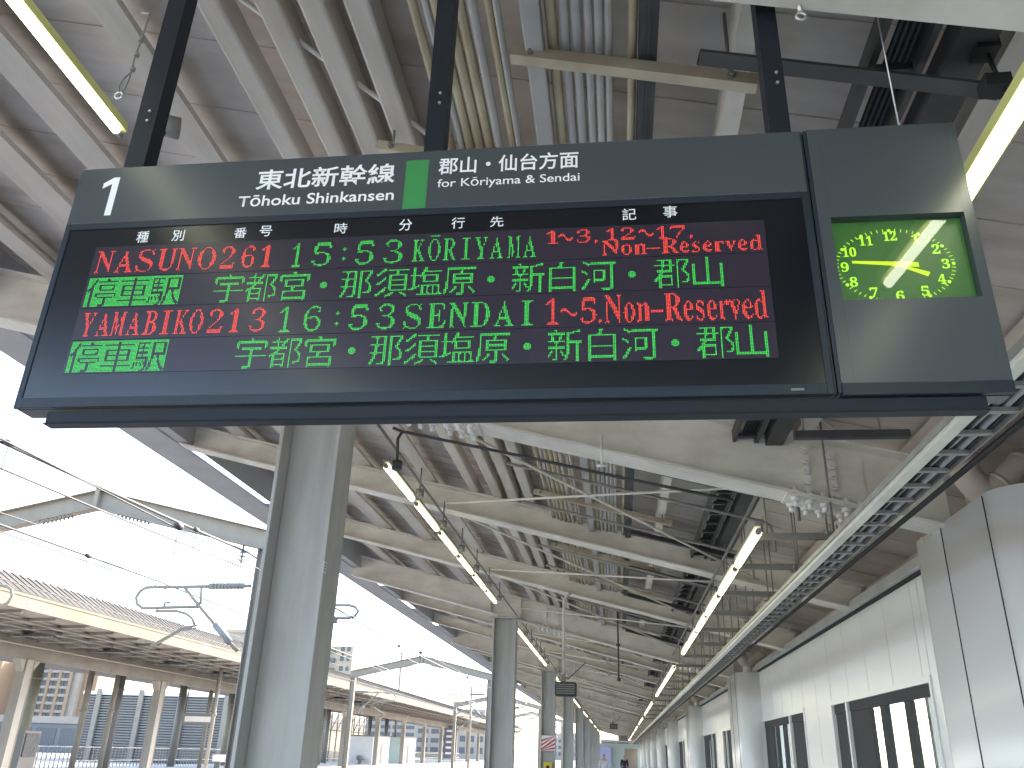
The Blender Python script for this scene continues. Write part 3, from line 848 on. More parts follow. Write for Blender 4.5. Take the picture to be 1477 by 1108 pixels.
# header lettering
ty = BY-0.0006
MB().face([(x, ty, z) for x, z in ((-1.948,3.462),(-1.921,3.462),(-1.921,3.643),(-1.945,3.643),(-1.985,3.617),(-1.985,3.591),(-1.948,3.612))]).build('line_numeral', 'letter', hp)
text_mesh('東北新幹線', -1.3475, -0.799, 3.548, 3.6445, ty, 'lettering', 'letter', hp, 0.016)
text_mesh('Tōhoku Shinkansen', -1.406, -0.795, 3.472, 3.524, ty, 'lettering', 'letter', hp, 0.012)
MB().box(-0.758, -0.671, BY-0.0010, BY-0.0002, 3.4285, 3.650).build('green_stripe', 'green', hp)
text_mesh('郡山・仙台方面', -0.633, -0.106, 3.5775, 3.6555, ty, 'lettering', 'letter', hp, 0.014)
text_mesh('for Kōriyama & Sendai', -0.632, -0.102, 3.508, 3.558, ty, 'lettering', 'letter', hp, 0.006)
# column headings
for ch, xc, z0, z1 in (('種',-1.766,3.332,3.383),('別',-1.622,3.333,3.382),('番',-1.375,3.334,3.380),('号',-1.276,3.337,3.384),('時',-0.985,3.335,3.3815),('分',-0.740,3.336,3.386),('行',-0.5445,3.335,3.384),('先',-0.4017,3.336,3.381),('記',0.0733,3.341,3.390),('事',0.2172,3.345,3.394)):
    text_mesh(ch, xc-0.0245, xc+0.0245, z0, z1, BY+0.0034, 'heading_lettering', 'letter', dp, 0.004)
# LED rows
# the dots are lit where the strokes of each character fall on the 24-high dot grid
import numpy as np
PX = 0.00515; LX0 = -1.94; NC = 480
glyph_cache = {}
def glyph_tris(s):
    if s in glyph_cache: return glyph_cache[s]
    cu = bpy.data.curves.new('glyph', 'FONT'); cu.body = s; cu.size = 1.0; cu.resolution_u = 8
    t = bpy.data.objects.new('glyph', cu); COL.objects.link(t)
    dg = bpy.context.evaluated_depsgraph_get(); dg.update()
    me = t.evaluated_get(dg).to_mesh(); me.calc_loop_triangles()
    V = np.array([v.co[:2] for v in me.vertices]); T = np.array([q.vertices[:] for q in me.loop_triangles])
    t.evaluated_get(dg).to_mesh_clear()
    COL.objects.unlink(t); bpy.data.objects.remove(t); bpy.data.curves.remove(cu)
    glyph_cache[s] = (V, T)
    return V, T
def raster(V, T, x0, x1, y0, y1, w, h, ss=8):
    W, H = w*ss, h*ss
    xs = x0+(np.arange(W)+.5)*(x1-x0)/W; ys = y1-(np.arange(H)+.5)*(y1-y0)/H
    X, Y = np.meshgrid(xs, ys); G = np.zeros(X.shape, bool)
    for t in T:
        a, b, c = V[t]
        d = (b[0]-a[0])*(c[1]-a[1])-(c[0]-a[0])*(b[1]-a[1])
        if abs(d) < 1e-12: continue
        lo = np.minimum(np.minimum(a, b), c); hi = np.maximum(np.maximum(a, b), c)
        i0, i1 = np.searchsorted(xs, [lo[0], hi[0]]); j0 = np.searchsorted(-ys, -hi[1]); j1 = np.searchsorted(-ys, -lo[1])
        if i0 >= i1 or j0 >= j1: continue
        x = X[j0:j1, i0:i1]; y = Y[j0:j1, i0:i1]
        u = ((x-a[0])*(c[1]-a[1])-(c[0]-a[0])*(y-a[1]))/d
        v = ((b[0]-a[0])*(y-a[1])-(x-a[0])*(b[1]-a[1]))/d
        G[j0:j1, i0:i1] |= (u >= 0) & (v >= 0) & (u+v <= 1)
    return G
def serif(s):
    o = ''
    for c in s:
        if 'A' <= c <= 'Z': o += chr(0x1D400+ord(c)-65)
        elif 'a' <= c <= 'z': o += chr(0x1D41A+ord(c)-97)
        elif '0' <= c <= '9': o += chr(0x1D7CE+ord(c)-48)
        else: o += c
    return o
def latin(s, w, h, thr=.42):
    V, T = glyph_tris(serif(s)); lo = V.min(0); hi = V.max(0)
    G = raster(V, T, lo[0], hi[0], lo[1], hi[1], w, h)
    def shrink(A, n):
        E = A.copy()
        for q in range(1, n+1):
            E[:, q:] &= A[:, :-q]; E[:, :-q] &= A[:, q:]
        return E
    def grow(A, n):
        E = A.copy()
        for q in range(1, n+1):
            E[:, q:] |= A[:, :-q]; E[:, :-q] |= A[:, q:]
        return E
    n = max(2, int(round((0.125*8*w/(hi[0]-lo[0])*(1 if len(s) == 1 else 1.0)-13)/2)))
    pad = 2*n+8
    Gp = np.pad(G, ((pad, pad), (pad, pad)))
    core = shrink(Gp, n) | (Gp & ~grow(shrink(Gp, n+2), n+2))      # heavy stems thinned, hairlines kept
    Ct = core.T
    m = 3
    F = (shrink(Ct, m) | (Ct & ~grow(shrink(Ct, m+3), m+3))).T[pad:-pad, pad:-pad]
    return F.reshape(h, 8, w, 8).mean((1, 3)) > thr*0.86
def kanji(c):
    V, T = glyph_tris(c)
    G = raster(V, T, 0.03, .97, -.08, .86, 24, 24)
    E = G & np.roll(G, 2, 0) & np.roll(G, -2, 0) & np.roll(G, 1, 1) & np.roll(G, -1, 1)     # thin horizontals, fuller verticals
    return E.reshape(24, 8, 24, 8).mean((1, 3)) > .42
GR = [np.zeros((24, NC), bool) for _ in range(4)]; RD = [np.zeros((24, NC), bool) for _ in range(4)]
def put(A, B, x, top):
    i = int(round((x-LX0)/PX)); h, w = B.shape; A[top:top+h, i:i+w] |= B[:, :max(0, NC-i)]
def W_(a, b): return max(2, int(round((b-a)/PX)))
def word(A, s, x0, x1, top, h):
    step = (x1-x0)/len(s)
    for k, c in enumerate(s):
        w = W_(0, step)-2
        put(A, latin(c, max(3, w if c != 'I' else w-3), h), x0+k*step+(0 if c != 'I' else PX*1.5), top)
def colon(A, x, top, sep):
    i = int(round((x-LX0)/PX))
    for t in (top, top+sep):
        A[t:t+3, i:i+3] = True; A[t, i] = A[t, i+2] = A[t+2, i] = A[t+2, i+2] = False
def tilde(A, x0, x1, row):
    i0 = int(round((x0-LX0)/PX)); w = W_(x0, x1)
    for k in range(w):
        y = int(round(row-2*math.sin(2*math.pi*(k+.5)/w))); A[y:y+2, i0+k] = True
def comma(A, x, top):
    i = int(round((x-LX0)/PX)); A[top:top+2, i:i+2] = True; A[top+2, i] = True
def kanji_row(k, xs):
    for c, x in xs:
        if c == '・':
            i = int(round((x-LX0)/PX)); GR[k][10:15, i-2:i+3] = True
            for a in (10, 14):
                for b_ in (i-2, i+2): GR[k][a, b_] = False
        else: put(GR[k], kanji(c), x, 0)
word(RD[0], 'NASUNO', -1.930, -1.4395, 3, 19)
for c, x0, x1 in (('2',-1.436,-1.372),('6',-1.352,-1.293),('1',-1.278,-1.236)): put(RD[0], latin(c, W_(x0,x1), 19), x0, 3)
for c, x0, x1 in (('1',-1.155,-1.117),('5',-1.078,-1.0),('5',-.914,-.842),('3',-.812,-.735)): put(GR[0], latin(c, W_(x0,x1), 20), x0, 3)
colon(GR[0], -.967, 8, 8)
word(GR[0], 'KORIYAMA', -.704, -.247, 4, 18)
i = int(round((-.704+.057-LX0)/PX)); GR[0][1:2, i+1:i+8] = True
put(RD[0], latin('1',8,11,.4), -.222, 1); tilde(RD[0], -.178, -.125, 6); put(RD[0], latin('3',11,11,.4), -.115, 1); comma(RD[0], -.048, 10)
put(RD[0], latin('1',7,10,.4), -.010, 1); put(RD[0], latin('2',11,10,.4), .038, 1); tilde(RD[0], .103, .155, 5)
put(RD[0], latin('1',7,10,.4), .168, 1); put(RD[0], latin('7',11,10,.4), .213, 1); comma(RD[0], .282, 9)
put(RD[0], latin('Non–Reserved',106,12,.36), -.025, 11)
kanji_row(1, [('宇',-1.443),('都',-1.3185),('宮',-1.195),('・',-1.0212),('那',-.959),('須',-.8345),('塩',-.711),('原',-.588),('・',-.4157),('新',-.3455),('白',-.2225),('河',-.100),('・',.0752),('郡',.149),('山',.2715)])
kanji_row(3, [('宇',-1.312),('都',-1.188),('宮',-1.065),('・',-.8871),('那',-.8285),('須',-.704),('塩',-.580),('原',-.4575),('・',-.2829),('新',-.2145),('白',-.0915),('河',.031),('・',.2079),('郡',.2785),('山',.395)])
for k in (1, 3):                      # dark characters on a lit field
    GR[k][:, 1:73] = True
    for n, c in enumerate('停車駅'):
        GR[k][0:24, 1+24*n:25+24*n] &= ~kanji(c)
word(RD[2], 'YAMABIKO', -1.918, -1.441, 3, 19)
for c, x0, x1 in (('2',-1.437,-1.376),('1',-1.355,-1.312),('3',-1.274,-1.211)): put(RD[2], latin(c, W_(x0,x1), 19), x0, 3)
for c, x0, x1 in (('1',-1.168,-1.122),('6',-1.081,-1.01),('5',-.912,-.838),('3',-.814,-.74)): put(GR[2], latin(c, W_(x0,x1), 20), x0, 3)
colon(GR[2], -.962, 8, 8)
word(GR[2], 'SENDAI', -.712, -.238, 4, 19)
put(RD[2], latin('1',9,20), -.220, 3); tilde(RD[2], -.166, -.110, 13); put(RD[2], latin('5',11,20), -.104, 3); comma(RD[2], -.040, 20)
put(RD[2], latin('Non–Reserved',104,21,.38), -.019, 2)

for row in range(4):
    ztop = 3.3135 - 0.13325*row
    xa, xb = -1.945, -1.94+480*PX+0.003
    md = MB().box(xa, xb, BY+0.0022, BY+0.0039, ztop-24*PX-0.004, ztop+0.004).build('led_row', 'module', dp)
    for col, mname, grid in (('red','led_red',RD[row]),('green','led_green',GR[row])):
        cols = [c for c in range(480) if grid[:, c].any()]
        words = []
        for c in cols:                 # a gap of seven dark columns starts a new word
            if words and c-words[-1][-1] < 8: words[-1].append(c)
            else: words.append([c])
        for cs in words:
            q = MB(); g = PX*0.17
            for c in cs:
                for r in range(24):
                    if grid[r, c]:
                        x = -1.94+c*PX; z = ztop-r*PX
                        q.face([(x+g,BY+0.0016,z-PX+g),(x+PX-g,BY+0.0016,z-PX+g),(x+PX-g,BY+0.0016,z-g),(x+g,BY+0.0016,z-g)])
            q.build(f'{col}_dot_lettering', mname, md)
# hangers
for x0, w in ((-1.90, 0.085), (-0.667, 0.075), (0.635, 0.075)):
    b = MB()
    ptop = 1.6+(zr(3.885, x0*FB)-1.6)/FB
    b.box(x0-w/2, x0+w/2, BY+0.03, BY+0.037, 3.686, ptop); b.box(x0-w/2, x0-w/2+0.007, BY+0.0372, BY+0.11, 3.686, ptop); b.box(x0+w/2-0.007, x0+w/2, BY+0.0372, BY+0.11, 3.686, ptop)
    hpst = b.build('hanger_post', 'post_dark', bd)
    for zz in (3.95, 4.0):
        MB().tube([(x0+0.01,BY+0.03,zz),(x0+0.01,BY+0.022,zz)], 0.006, 8).build('screw', 'chrome', hpst)
# chain and cable beside the first hanger
ch = thing('safety_chain', 'thin dark chain with a ring dangling beside the first hanger post', 'chain', (-1.84, 2.3, 3.85))
b = MB()
pts = [(-1.832,2.30,4.30),(-1.836,2.30,4.18),(-1.845,2.30,4.06),(-1.842,2.30,3.98)]
b.tube([(-1.89,2.33,4.34)]+pts, 0.004, 6)
for k in range(3):
    z = 4.16-0.075*k; b.tube([(-1.838,2.30,z),(-1.838,2.30,z-0.014)], 0.010, 8)
b.build('chain', 'lamp_dark', ch)
b = MB()
b.tube([(-1.842,2.30,3.99),(-1.868,2.30,3.955),(-1.877,2.30,3.92),(-1.868,2.30,3.885)], 0.0035, 6)
b.tube([(-1.842,2.30,3.99),(-1.842,2.30,3.95),(-1.850,2.30,3.905),(-1.860,2.30,3.885)], 0.0035, 6)
b.build('loop', 'lamp_dark', ch)
b = MB(); b.tube([(-1.865+0.016*math.cos(t*0.7), 2.30, 3.872+0.016*math.sin(t*0.7)) for t in range(10)], 0.005, 6, caps=True); b.build('ring', 'chrome', ch)
tag(MB().tube([(1.063*FB,2.56*FB,1.6+2.09*FB),(1.063*FB,2.56*FB,zr(3.88,1.063*FB))], 0.002, 6).build('suspension_wire', 'chrome'), 'thin pale wire running up to the roof from the clock case', 'wire')
h2 = thing('shackle', 'small steel hook hanging from the near beam over the board', 'hook', (0.485, 1.6, 3.30))
b = MB(); b.tube([(0.485,1.6,3.36),(0.485,1.6,3.42)], 0.004, 6); b.tube([(0.485,1.6,3.31),(0.485,1.6,3.36)], 0.006, 8); b.build('rod', 'chrome', h2)
b = MB(); b.tube([(0.485+0.012*math.cos(t*0.7), 1.6, 3.296+0.012*math.sin(t*0.7)) for t in range(10)], 0.004, 6); b.build('eye', 'chrome', h2)
# junction box and cable behind the first hanger
jb = thing('junction_box', 'round grey junction box with a loose cable beside the first hanger post', 'junction box', (-1.78, 2.5, 3.86))
b = MB(); b.tube([(-1.80,2.50,3.90),(-1.74,2.53,3.90)], 0.045, 14); b.build('body', 'lamp_dark', jb)
b = MB(); b.tube([(-1.80,2.50,3.935),(-1.86,2.50,3.97),(-1.90,2.50,4.03)], 0.008, 6); b.tube([(-1.78,2.5,3.86),(-1.80,2.5,3.80),(-1.84,2.5,3.76)], 0.007, 6); b.build('cable', 'cable', jb)
# ------------------------------------------------------------------ clock
TILT = 0.0125   # glass turned off square to shift the lamp reflection across the clock
ck = thing('platform_clock', 'green lit clock in a grey case at the end of the departure board', 'clock', (0.97, BY, 2.645))
cx0, cx1 = 0.7165, 1.2235
wx0, wx1, wz0, wz1 = 0.757, 1.190, 2.989, 3.315
b = MB()
b.box(cx0, wx0, BY, BY+0.037, 2.692, 3.695); b.box(wx1, cx1, BY, BY+0.037, 2.692, 3.695)
b.box(wx0+.0002, wx1-.0002, BY+0.0001, BY+0.0369, wz1, 3.6949); b.box(wx0+.0002, wx1-.0002, BY+0.0001, BY+0.0369, 2.6921, wz0)
b.box(cx0+0.001, cx1-0.001, BY+0.038, BY+0.10, 2.655, 3.694)
b.build('case', 'sign_grey', ck)
b = MB(); b.box(cx0, cx1, BY-0.004, BY+0.02, 2.650, 2.6905); b.build('case_foot', 'sign_dark', ck, bevel=0.002)
b = MB(); b.box(0.6945, 0.699, BY+0.002, BY+0.095, 2.66, 3.69); b.box(0.704, 0.7155, BY+0.001, BY+0.095, 2.66, 3.692); b.build('joint_strip', 'sign_dark', ck)
fy = BY+0.0365
face = MB().box(wx0+.001, wx1-.001, fy, BY+0.0375, wz0+.001, wz1-.001).build('clock_face', 'clock_face', ck)
ccx, ccz = 0.952, 3.136
RXn, RZn = 0.162, 0.117
for hnum in range(1, 13):
    if hnum == 1: pass
    t = math.radians(90-30*hnum)
    x = ccx+RXn*math.cos(t); z = ccz+RZn*math.sin(t)
    hw = (0.0128 if hnum < 10 else 0.0225); hh = 0.0185
    s_ = ''.join(chr(0x1D7CE+int(c)) for c in str(hnum))
    text_mesh(s_, x-hw, x+hw, z-hh, z+hh, fy-0.0008, 'numeral', 'clock_mark', face, 0.004)
b = MB()
for m_ in range(60):
    t = math.radians(6*m_)
    x = ccx+0.187*math.cos(t); z = ccz+0.139*math.sin(t)
    if z < wz0+0.006: continue
    if m_ % 5 == 0:
        b.tube([(x,fy-0.0012,z),(x,fy-0.0002,z)], 0.0058, 10)
    else:
        d = Vector((math.cos(t), 0, math.sin(t))); p = Vector((x, fy-0.0007, z))
        b.bar(p-d*0.006, p+d*0.006, 0.0024, 0.0008, (0,1,0))
b.build('minute_marks', 'clock_mark', face)
hy = fy-0.004
b = MB(); b.face([(0.815,hy,3.158),(0.815,hy,3.147),(1.027,hy,3.124),(1.027,hy,3.143)]); b.v = b.v; 
mh = MB().hexa([(0.815,hy-.0012,3.147),(1.027,hy-.0012,3.124),(1.027,hy,3.124),(0.815,hy,3.147)], [(0.815,hy-.0012,3.157),(1.027,hy-.0012,3.143),(1.027,hy,3.143),(0.815,hy,3.157)])
mh.build('minute_hand', 'clock_hand', ck)
hh_ = MB().hexa([(0.930,hy+.0008,3.148),(1.050,hy+.0008,3.088),(1.050,hy+.0018,3.088),(0.930,hy+.0018,3.148)], [(0.930,hy+.0008,3.152),(1.060,hy+.0008,3.104),(1.060,hy+.0018,3.104),(0.930,hy+.0018,3.152)])
hh_.build('hour_hand', 'clock_hand', ck)
MB().tube([(ccx,hy-0.003,3.138),(ccx,hy+0.002,3.138)], 0.010, 14).build('hub', 'clock_hand', ck)
a = math.radians(1.0)
gw = (wx1-wx0)/2
gx = (wx0+wx1)/2
gl = MB()
ya = BY+0.014
g0, g1 = wx0+0.0015, wx1-0.0015
gl.hexa([(g0,ya-TILT,wz0+.0015),(g1,ya+TILT,wz0+.0015),(g1,ya+TILT+.003,wz0+.0015),(g0,ya-TILT+.003,wz0+.0015)], [(g0,ya-TILT,wz1-.0015),(g1,ya+TILT,wz1-.0015),(g1,ya+TILT+.003,wz1-.0015),(g0,ya-TILT+.003,wz1-.0015)])
gl.build('glass', 'glass', ck)

for o in (bd, ck, ch):
    l = Vector(o.location)
    o.location = Vector((0, 0, 1.6)) + (l-Vector((0, 0, 1.6)))*FB
    o.scale = (FB, FB, FB)
# ------------------------------------------------------------------ overhead line portals
def portal():
    t = thing('catenary_portal', 'x', 'catenary portal', (-13.5, 20, -1.2), 'catenary portals over the tracks')
    Y = 20
    for x in (-8.68, -18.32):
        b = MB(); b.box(x-0.17, x-0.15, Y-0.15, Y+0.15, -1.2, 6.1); b.box(x+0.15, x+0.17, Y-0.15, Y+0.15, -1.2, 6.1); b.box(x-0.1495, x+0.1495, Y-0.008, Y+0.008, -1.2, 6.1)
        b.build('post', 'pale_steel', t)
    for sgn, m in ((1, 'beam'), (-1, 'beam')):
        b = MB()
        xe = -13.5 + sgn*5.05
        def sl(y0, y1, d0, d1):
            zA, zB = 7.62, 6.50
            b.hexa([(-13.5,y0,zA-d0),(xe,y0,zB-d0),(xe,y1,zB-d0),(-13.5,y1,zA-d0)], [(-13.5,y0,zA-d1),(xe,y0,zB-d1),(xe,y1,zB-d1),(-13.5,y1,zA-d1)])
        sl(Y-0.15, Y+0.15, 0.50, 0.48); sl(Y-0.01, Y+0.01, 0.4799, 0.0201); sl(Y-0.15, Y+0.15, 0.02, 0.0)
        g = b.build('beam', 'pale_steel', t)
        q = MB()
        for i in range(8):
            x = -13.5+sgn*(0.7+0.11*i); z = 7.62-0.5-abs(x+13.5)*1.12/5.05
            for yy in (-0.1, 0.1): q.tube([(x,Y+yy,z+0.0),(x,Y+yy,z-0.06)], 0.03, 6)
            pass
        q.build('bolts', 'insul', g)
    MB().box(-13.56, -13.44, Y-0.16, Y+0.16, 7.12, 7.66).build('ridge_plate', 'pale_steel', t)
    # cantilever brackets: hairpin loop, strut, insulators, steady arms
    def bracket(f, yy):
        P = lambda x, z: (f(x), yy, z)
        b = MB()
        b.tube([P(-8.9,5.16),P(-11.45,5.10),P(-11.62,5.09),P(-11.76,5.0),P(-11.83,4.84),P(-11.76,4.68),P(-11.61,4.59),P(-10.16,4.64)], 0.042, 8)
        b.tube([P(-10.63,5.12),P(-10.17,4.68),P(-9.0,3.62)], 0.042, 8); b.tube([P(-10.12,4.7),P(-10.17,5.1)], 0.035, 8)
        br = b.build('bracket', 'pale_steel', t)
        MB().tube([P(-9.66,4.22),P(-9.20,3.80)], 0.08, 10).build('insulator', 'insul', br)
        b = MB(); b.tube([P(-9.05,5.157),P(-9.97,5.135)], 0.075, 10)
        for i in range(9): b.tube([P(-9.12-0.09*i,5.155),P(-9.14-0.09*i,5.155)], 0.095, 10)
        b.build('insulator', 'insul', br)
        b = MB(); b.tube([P(-11.25,4.52),P(-10.7,4.53),P(-10.45,4.47),P(-10.28,4.37),P(-10.18,4.22)], 0.035, 8)
        b.tube([P(-10.10,4.20),P(-10.48,4.13),P(-10.72,3.98),P(-11.2,3.70)], 0.03, 8); b.tube([P(-10.12,4.14),P(-10.5,4.07),P(-10.74,3.92),P(-11.22,3.64)], 0.02, 8)
        b.tube([P(-11.05,4.62),P(-11.05,4.72),P(-10.9,4.74)], 0.03, 6)
        b.build('steady_arm', 'pale_steel', br)
    bracket(lambda x: x, 19.9)
    bracket(lambda x: -27.0-x, 19.9)
    # short bracket towards the near platform
    b = MB(); b.tube([(-8.5,19.9,4.72),(-6.35,19.9,4.72),(-6.2,19.9,4.68),(-6.12,19.9,4.58),(-6.2,19.9,4.46),(-6.35,19.9,4.42),(-8.5,19.9,4.42)], 0.04, 8)
    b.tube([(-8.5,19.9,4.34),(-6.6,19.9,4.34)], 0.05, 8); b.box(-7.25,-7.1,19.83,19.97,4.36,4.46)
    b.build('bracket', 'insul', t)
    b = MB(); b.tube([(-9.3,20,6.22),(-9.3,20,5.72)], 0.03, 6)
    for i in range(3): b.tube([(-9.3,20,6.02-0.1*i),(-9.3,20,5.99-0.1*i)], 0.085, 10)
    b.build('hanging_insulator', 'insul', t)
    return t
p0 = portal()
for k, y in enumerate((20, 60, 100, 140, -20)):
    o = p0 if k == 0 else copy_tree(p0)
    move(o, (-13.5, y, -1.2))
    o['label'] = 'pale gabled catenary portal over the tracks, with the largest gable of the row' if k == 0 else (f'{ordn(k)} pale gabled catenary portal over the tracks, farther away' if k < 4 else 'pale catenary portal behind the camera')
# overhead wires
def wire(x, z, sag, r, label, knobs=False, yo=0.0):
    b = MB()
    pts = []
    for s_ in range(-1, 4):
        for i in range(12):
            u = i/12; pts.append((x+(0.12*math.sin(math.pi*(s_+u))), s_*40+20+u*40, z-sag*4*u*(1-u)))
    b.tube(pts, r, 6)
    if knobs:
        for (ky, kz) in ((11.05, None), (17.2, None), (27, None), (36, None)):
            u = ((ky-20) % 40)/40; zz = z-sag*4*u*(1-u)
            b.tube([(x,ky-0.10,zz),(x,ky-0.04,zz),(x,ky+0.04,zz),(x,ky+0.10,zz)], [0.03,0.055,0.055,0.03], 8)
            b.tube([(x,ky,zz),(x,ky,zz-0.45)], 0.008, 5)
    tag(b.build('overhead_wire', 'wire'), label, 'overhead wire', 'overhead wires')
wire(-9.15, 6.00, 0.45, 0.030, 'thickest overhead wire with dark knobs, passing the near portal post', True)
wire(-9.15, 5.60, 0.42, 0.018, 'thin overhead wire just under the knobbed thick wire')
wire(-11.55, 5.32, 0.10, 0.024, 'overhead contact wire passing the looped bracket of the near portal', True)
wire(-11.55, 5.75, 0.55, 0.013, 'thin faint catenary wire above the looped bracket')
wire(-11.6, 5.22, 0.12, 0.015, 'thin lower companion of the contact wire near the looped bracket')
wire(-15.5, 5.25, 0.10, 0.012, 'overhead contact wire of the far track by the opposite platform')
wire(-6.15, 4.42, 0.03, 0.010, 'overhead contact wire of the near track by the columns', True)
wire(-17.8, 6.6, 0.4, 0.012, 'high overhead wire by the far posts of the portals')
# ------------------------------------------------------------------ canopy of the opposite platform
oc = thing('opposite_canopy', 'long brown roofed canopy with cream fascia on the opposite platform', 'canopy', (-25, 60, 0))
Y0, Y1 = -30, 190
b = MB()
yy = Y0
while yy < Y1:       # ribbed roof sheet
    b.hexa([(-20.05,yy,6.08),(-20.05,yy+0.36,6.08),(-21.3,yy+0.36,6.86),(-21.3,yy,6.86)][::-1], [(-20.05,yy,6.12),(-20.05,yy+0.36,6.12),(-21.3,yy+0.36,6.90),(-21.3,yy,6.90)][::-1])
    b.hexa([(-20.05,yy+0.3601,6.08),(-20.05,yy+0.4399,6.08),(-21.3,yy+0.4399,6.86),(-21.3,yy+0.3601,6.86)][::-1], [(-20.05,yy+0.37,6.14),(-20.05,yy+0.43,6.14),(-21.3,yy+0.43,6.94),(-21.3,yy+0.37,6.94)][::-1])
    yy += 0.44
b.build('roof', 'roof_brown', oc)
MB().hexa([(-21.31,Y0,6.82),(-27,Y0,7.3),(-27,Y1,7.3),(-21.31,Y1,6.82)][::-1], [(-21.31,Y0,6.88),(-27,Y0,7.36),(-27,Y1,7.36),(-21.31,Y1,6.88)][::-1]).build('upper_roof', 'roof_brown', oc)
MB().hexa([(-27,Y0,7.3),(-33,Y0,6.2),(-33,Y1,6.2),(-27,Y1,7.3)], [(-27,Y0,7.36),(-33,Y0,6.26),(-33,Y1,6.26),(-27,Y1,7.36)]).build('rear_roof', 'roof_brown', oc)
b = MB(); b.box(-20.04, -19.98, Y0, Y1, 5.56, 6.05); b.box(-19.975, -19.955, Y0, Y1, 5.97, 6.055); b.build('fascia', 'cream', oc)
for k in range(40):
    yy = 8+3.8*k
    MB().box(-19.978, -19.972, yy, yy+0.05, 5.565, 5.96).build('fascia_joint', 'soffit', oc)
MB().hexa([(-20.05,Y0,5.56),(-33,Y0,5.30),(-33,Y1,5.30),(-20.05,Y1,5.56)][::-1], [(-20.05,Y0,5.62),(-33,Y0,5.36),(-33,Y1,5.36),(-20.05,Y1,5.62)][::-1]).build('soffit', 'soffit', oc)
b = MB(); yy = Y0
while yy < Y1:
    b.hexa([(-20.1,yy,5.46),(-24.7,yy,5.30),(-24.7,yy+0.14,5.30),(-20.1,yy+0.14,5.46)], [(-20.1,yy,5.555),(-24.7,yy,5.46),(-24.7,yy+0.14,5.46),(-20.1,yy+0.14,5.555)]); yy += 1.9
for x in (-21.2, -22.4, -23.6):
    b.box(x-0.07, x+0.07, Y0, Y1, 5.37, 5.455)
b.build('soffit_ribs', 'soffit', oc)
MB().box(-25.15, -24.85, Y0, Y1, 4.60, 5.40).build('beam', 'soffit', oc)
MB().tube([(-24.6,Y0,5.12),(-24.6,Y1,5.12)], 0.05, 8).build('pipe', 'pale_steel', oc)
for k in range(0, 12):
    y = 15 + 5.75*k
    b = MB(); b.box(-23.9,-22.4,y-0.25,y+0.25,5.27,5.33); b.build('recessed_lamp', 'bldg_glass', oc)
def ocol(w, m, name):
    t = thing('canopy_column', 'x', 'column', (-25, 0, 0), 'columns of the opposite canopy')
    b = MB(); b.box(-25-w, -25+w, -w, w, 0, 4.60); b.build('shaft', m, t)
    b = MB(); b.box(-25-w-0.001, -25+w+0.012, w+0.0005, w+0.06, 0, 4.60); b.build('edge_strip', 'cream', t)
    b = MB()
    for sg in (1,-1):
        b.hexa([(-25-w*.8, sg*(w+.061), 4.1),(-25+w*.8, sg*(w+.061),4.1),(-25+w*.8, sg*(w+.07),4.1),(-25-w*.8, sg*(w+.07),4.1)][::sg], [(-25-w*.8, sg*(w+.061),4.59),(-25+w*.8, sg*(w+.061),4.59),(-25+w*.8, sg*0.7,4.59),(-25-w*.8, sg*0.7,4.59)][::sg])
    b.build('haunch', m, t)
    return t
oc0 = ocol(0.22, 'old_col', 'a')
for k in range(13):
    y = 23.2+11.5*k
    o = oc0 if k == 0 else copy_tree(oc0)
    move(o, (-25, y, 0)); o['label'] = f'{ordn(k)} beige column along the track side of the opposite platform'
def rcol(x, y, r, m, h, lab):
    b = MB(); b.tube([(x,y,0),(x,y,h)], r, 12); b.tube([(x,y,h-0.9),(x,y,h-0.8)], r*1.25, 12)
    tag(b.build('canopy_post', m), lab, 'post', 'posts at the back of the opposite platform')
for k in range(12):
    rcol(-31.0, 27.5+8.3*k, 0.26 if k != 2 else 0.32, 'olive' if k in (2, 5) else 'bldg_grey', 5.33, f'{ordn(k)} {"olive" if k in (2,5) else "grey"} round post at the back of the opposite platform')
# railing along the back of the opposite platform
fn = thing('platform_fence', 'low white picket railing along the back of the opposite platform', 'fence', (-32.6, 80, 0))
b = MB(); b.box(-32.65,-32.55,-20,185,1.10,1.16); b.box(-32.65,-32.55,-20,185,0.35,0.40); b.build('rails', 'plate_white', fn)
b = MB(); yy = -19.9
while yy < 185:
    b.box(-32.62,-32.58,yy,yy+0.06,0.0,1.095); yy += 0.42
b.build('pickets', 'bldg_grey', fn)
# huts, banner and lattice stair on the opposite platform
def hut(x, y, w, d, h, m, lab):
    t = thing('platform_hut', lab, 'hut', (x, y, 0), 'huts on the opposite platform')
    MB().box(x-w/2, x+w/2, y-d/2, y+d/2, 0, h).build('walls', m, t)
    MB().box(x-w/2-.1, x+w/2+.1, y-d/2-.1, y+d/2+.1, h, h+0.12).build('roof', 'bldg_grey', t)
    MB().box(x+w/2+0.001, x+w/2+0.03, y-0.45, y+0.45, 0.02, 2.0).build('door', 'blue_roof', t)
hut(-28.0, 100, 3.0, 7.0, 2.75, 'plate_white', 'white hut with a dark blue door on the opposite platform')
hut(-28.0, 113, 3.0, 8.5, 2.9, 'teal', 'pale greenish hut next to the white hut on the opposite platform')
st = thing('steel_stair', 'dark steel lattice stair standing behind the pale huts', 'stair', (-35, 112, 0))
b = MB()
for i in range(12): b.box(-35.1,-35.0,98+2.4*i,98.16+2.4*i,0,6.0)
for z in (3.4, 4.3, 5.2, 6.0): b.box(-35.12,-34.98,97.8,125,z,z+0.1)
b.build('lattice', 'black_steel', st)
b = MB()
for i in range(10): b.bar((-35.05,98+2.4*i,3.4),(-35.05,100.4+2.4*i,5.2),0.08,0.08)
b.build('braces', 'black_steel', st)
bn = thing('hanging_banner', 'dark violet vertical banner sign on the opposite platform', 'banner', (-24.5, 131, 0.9))
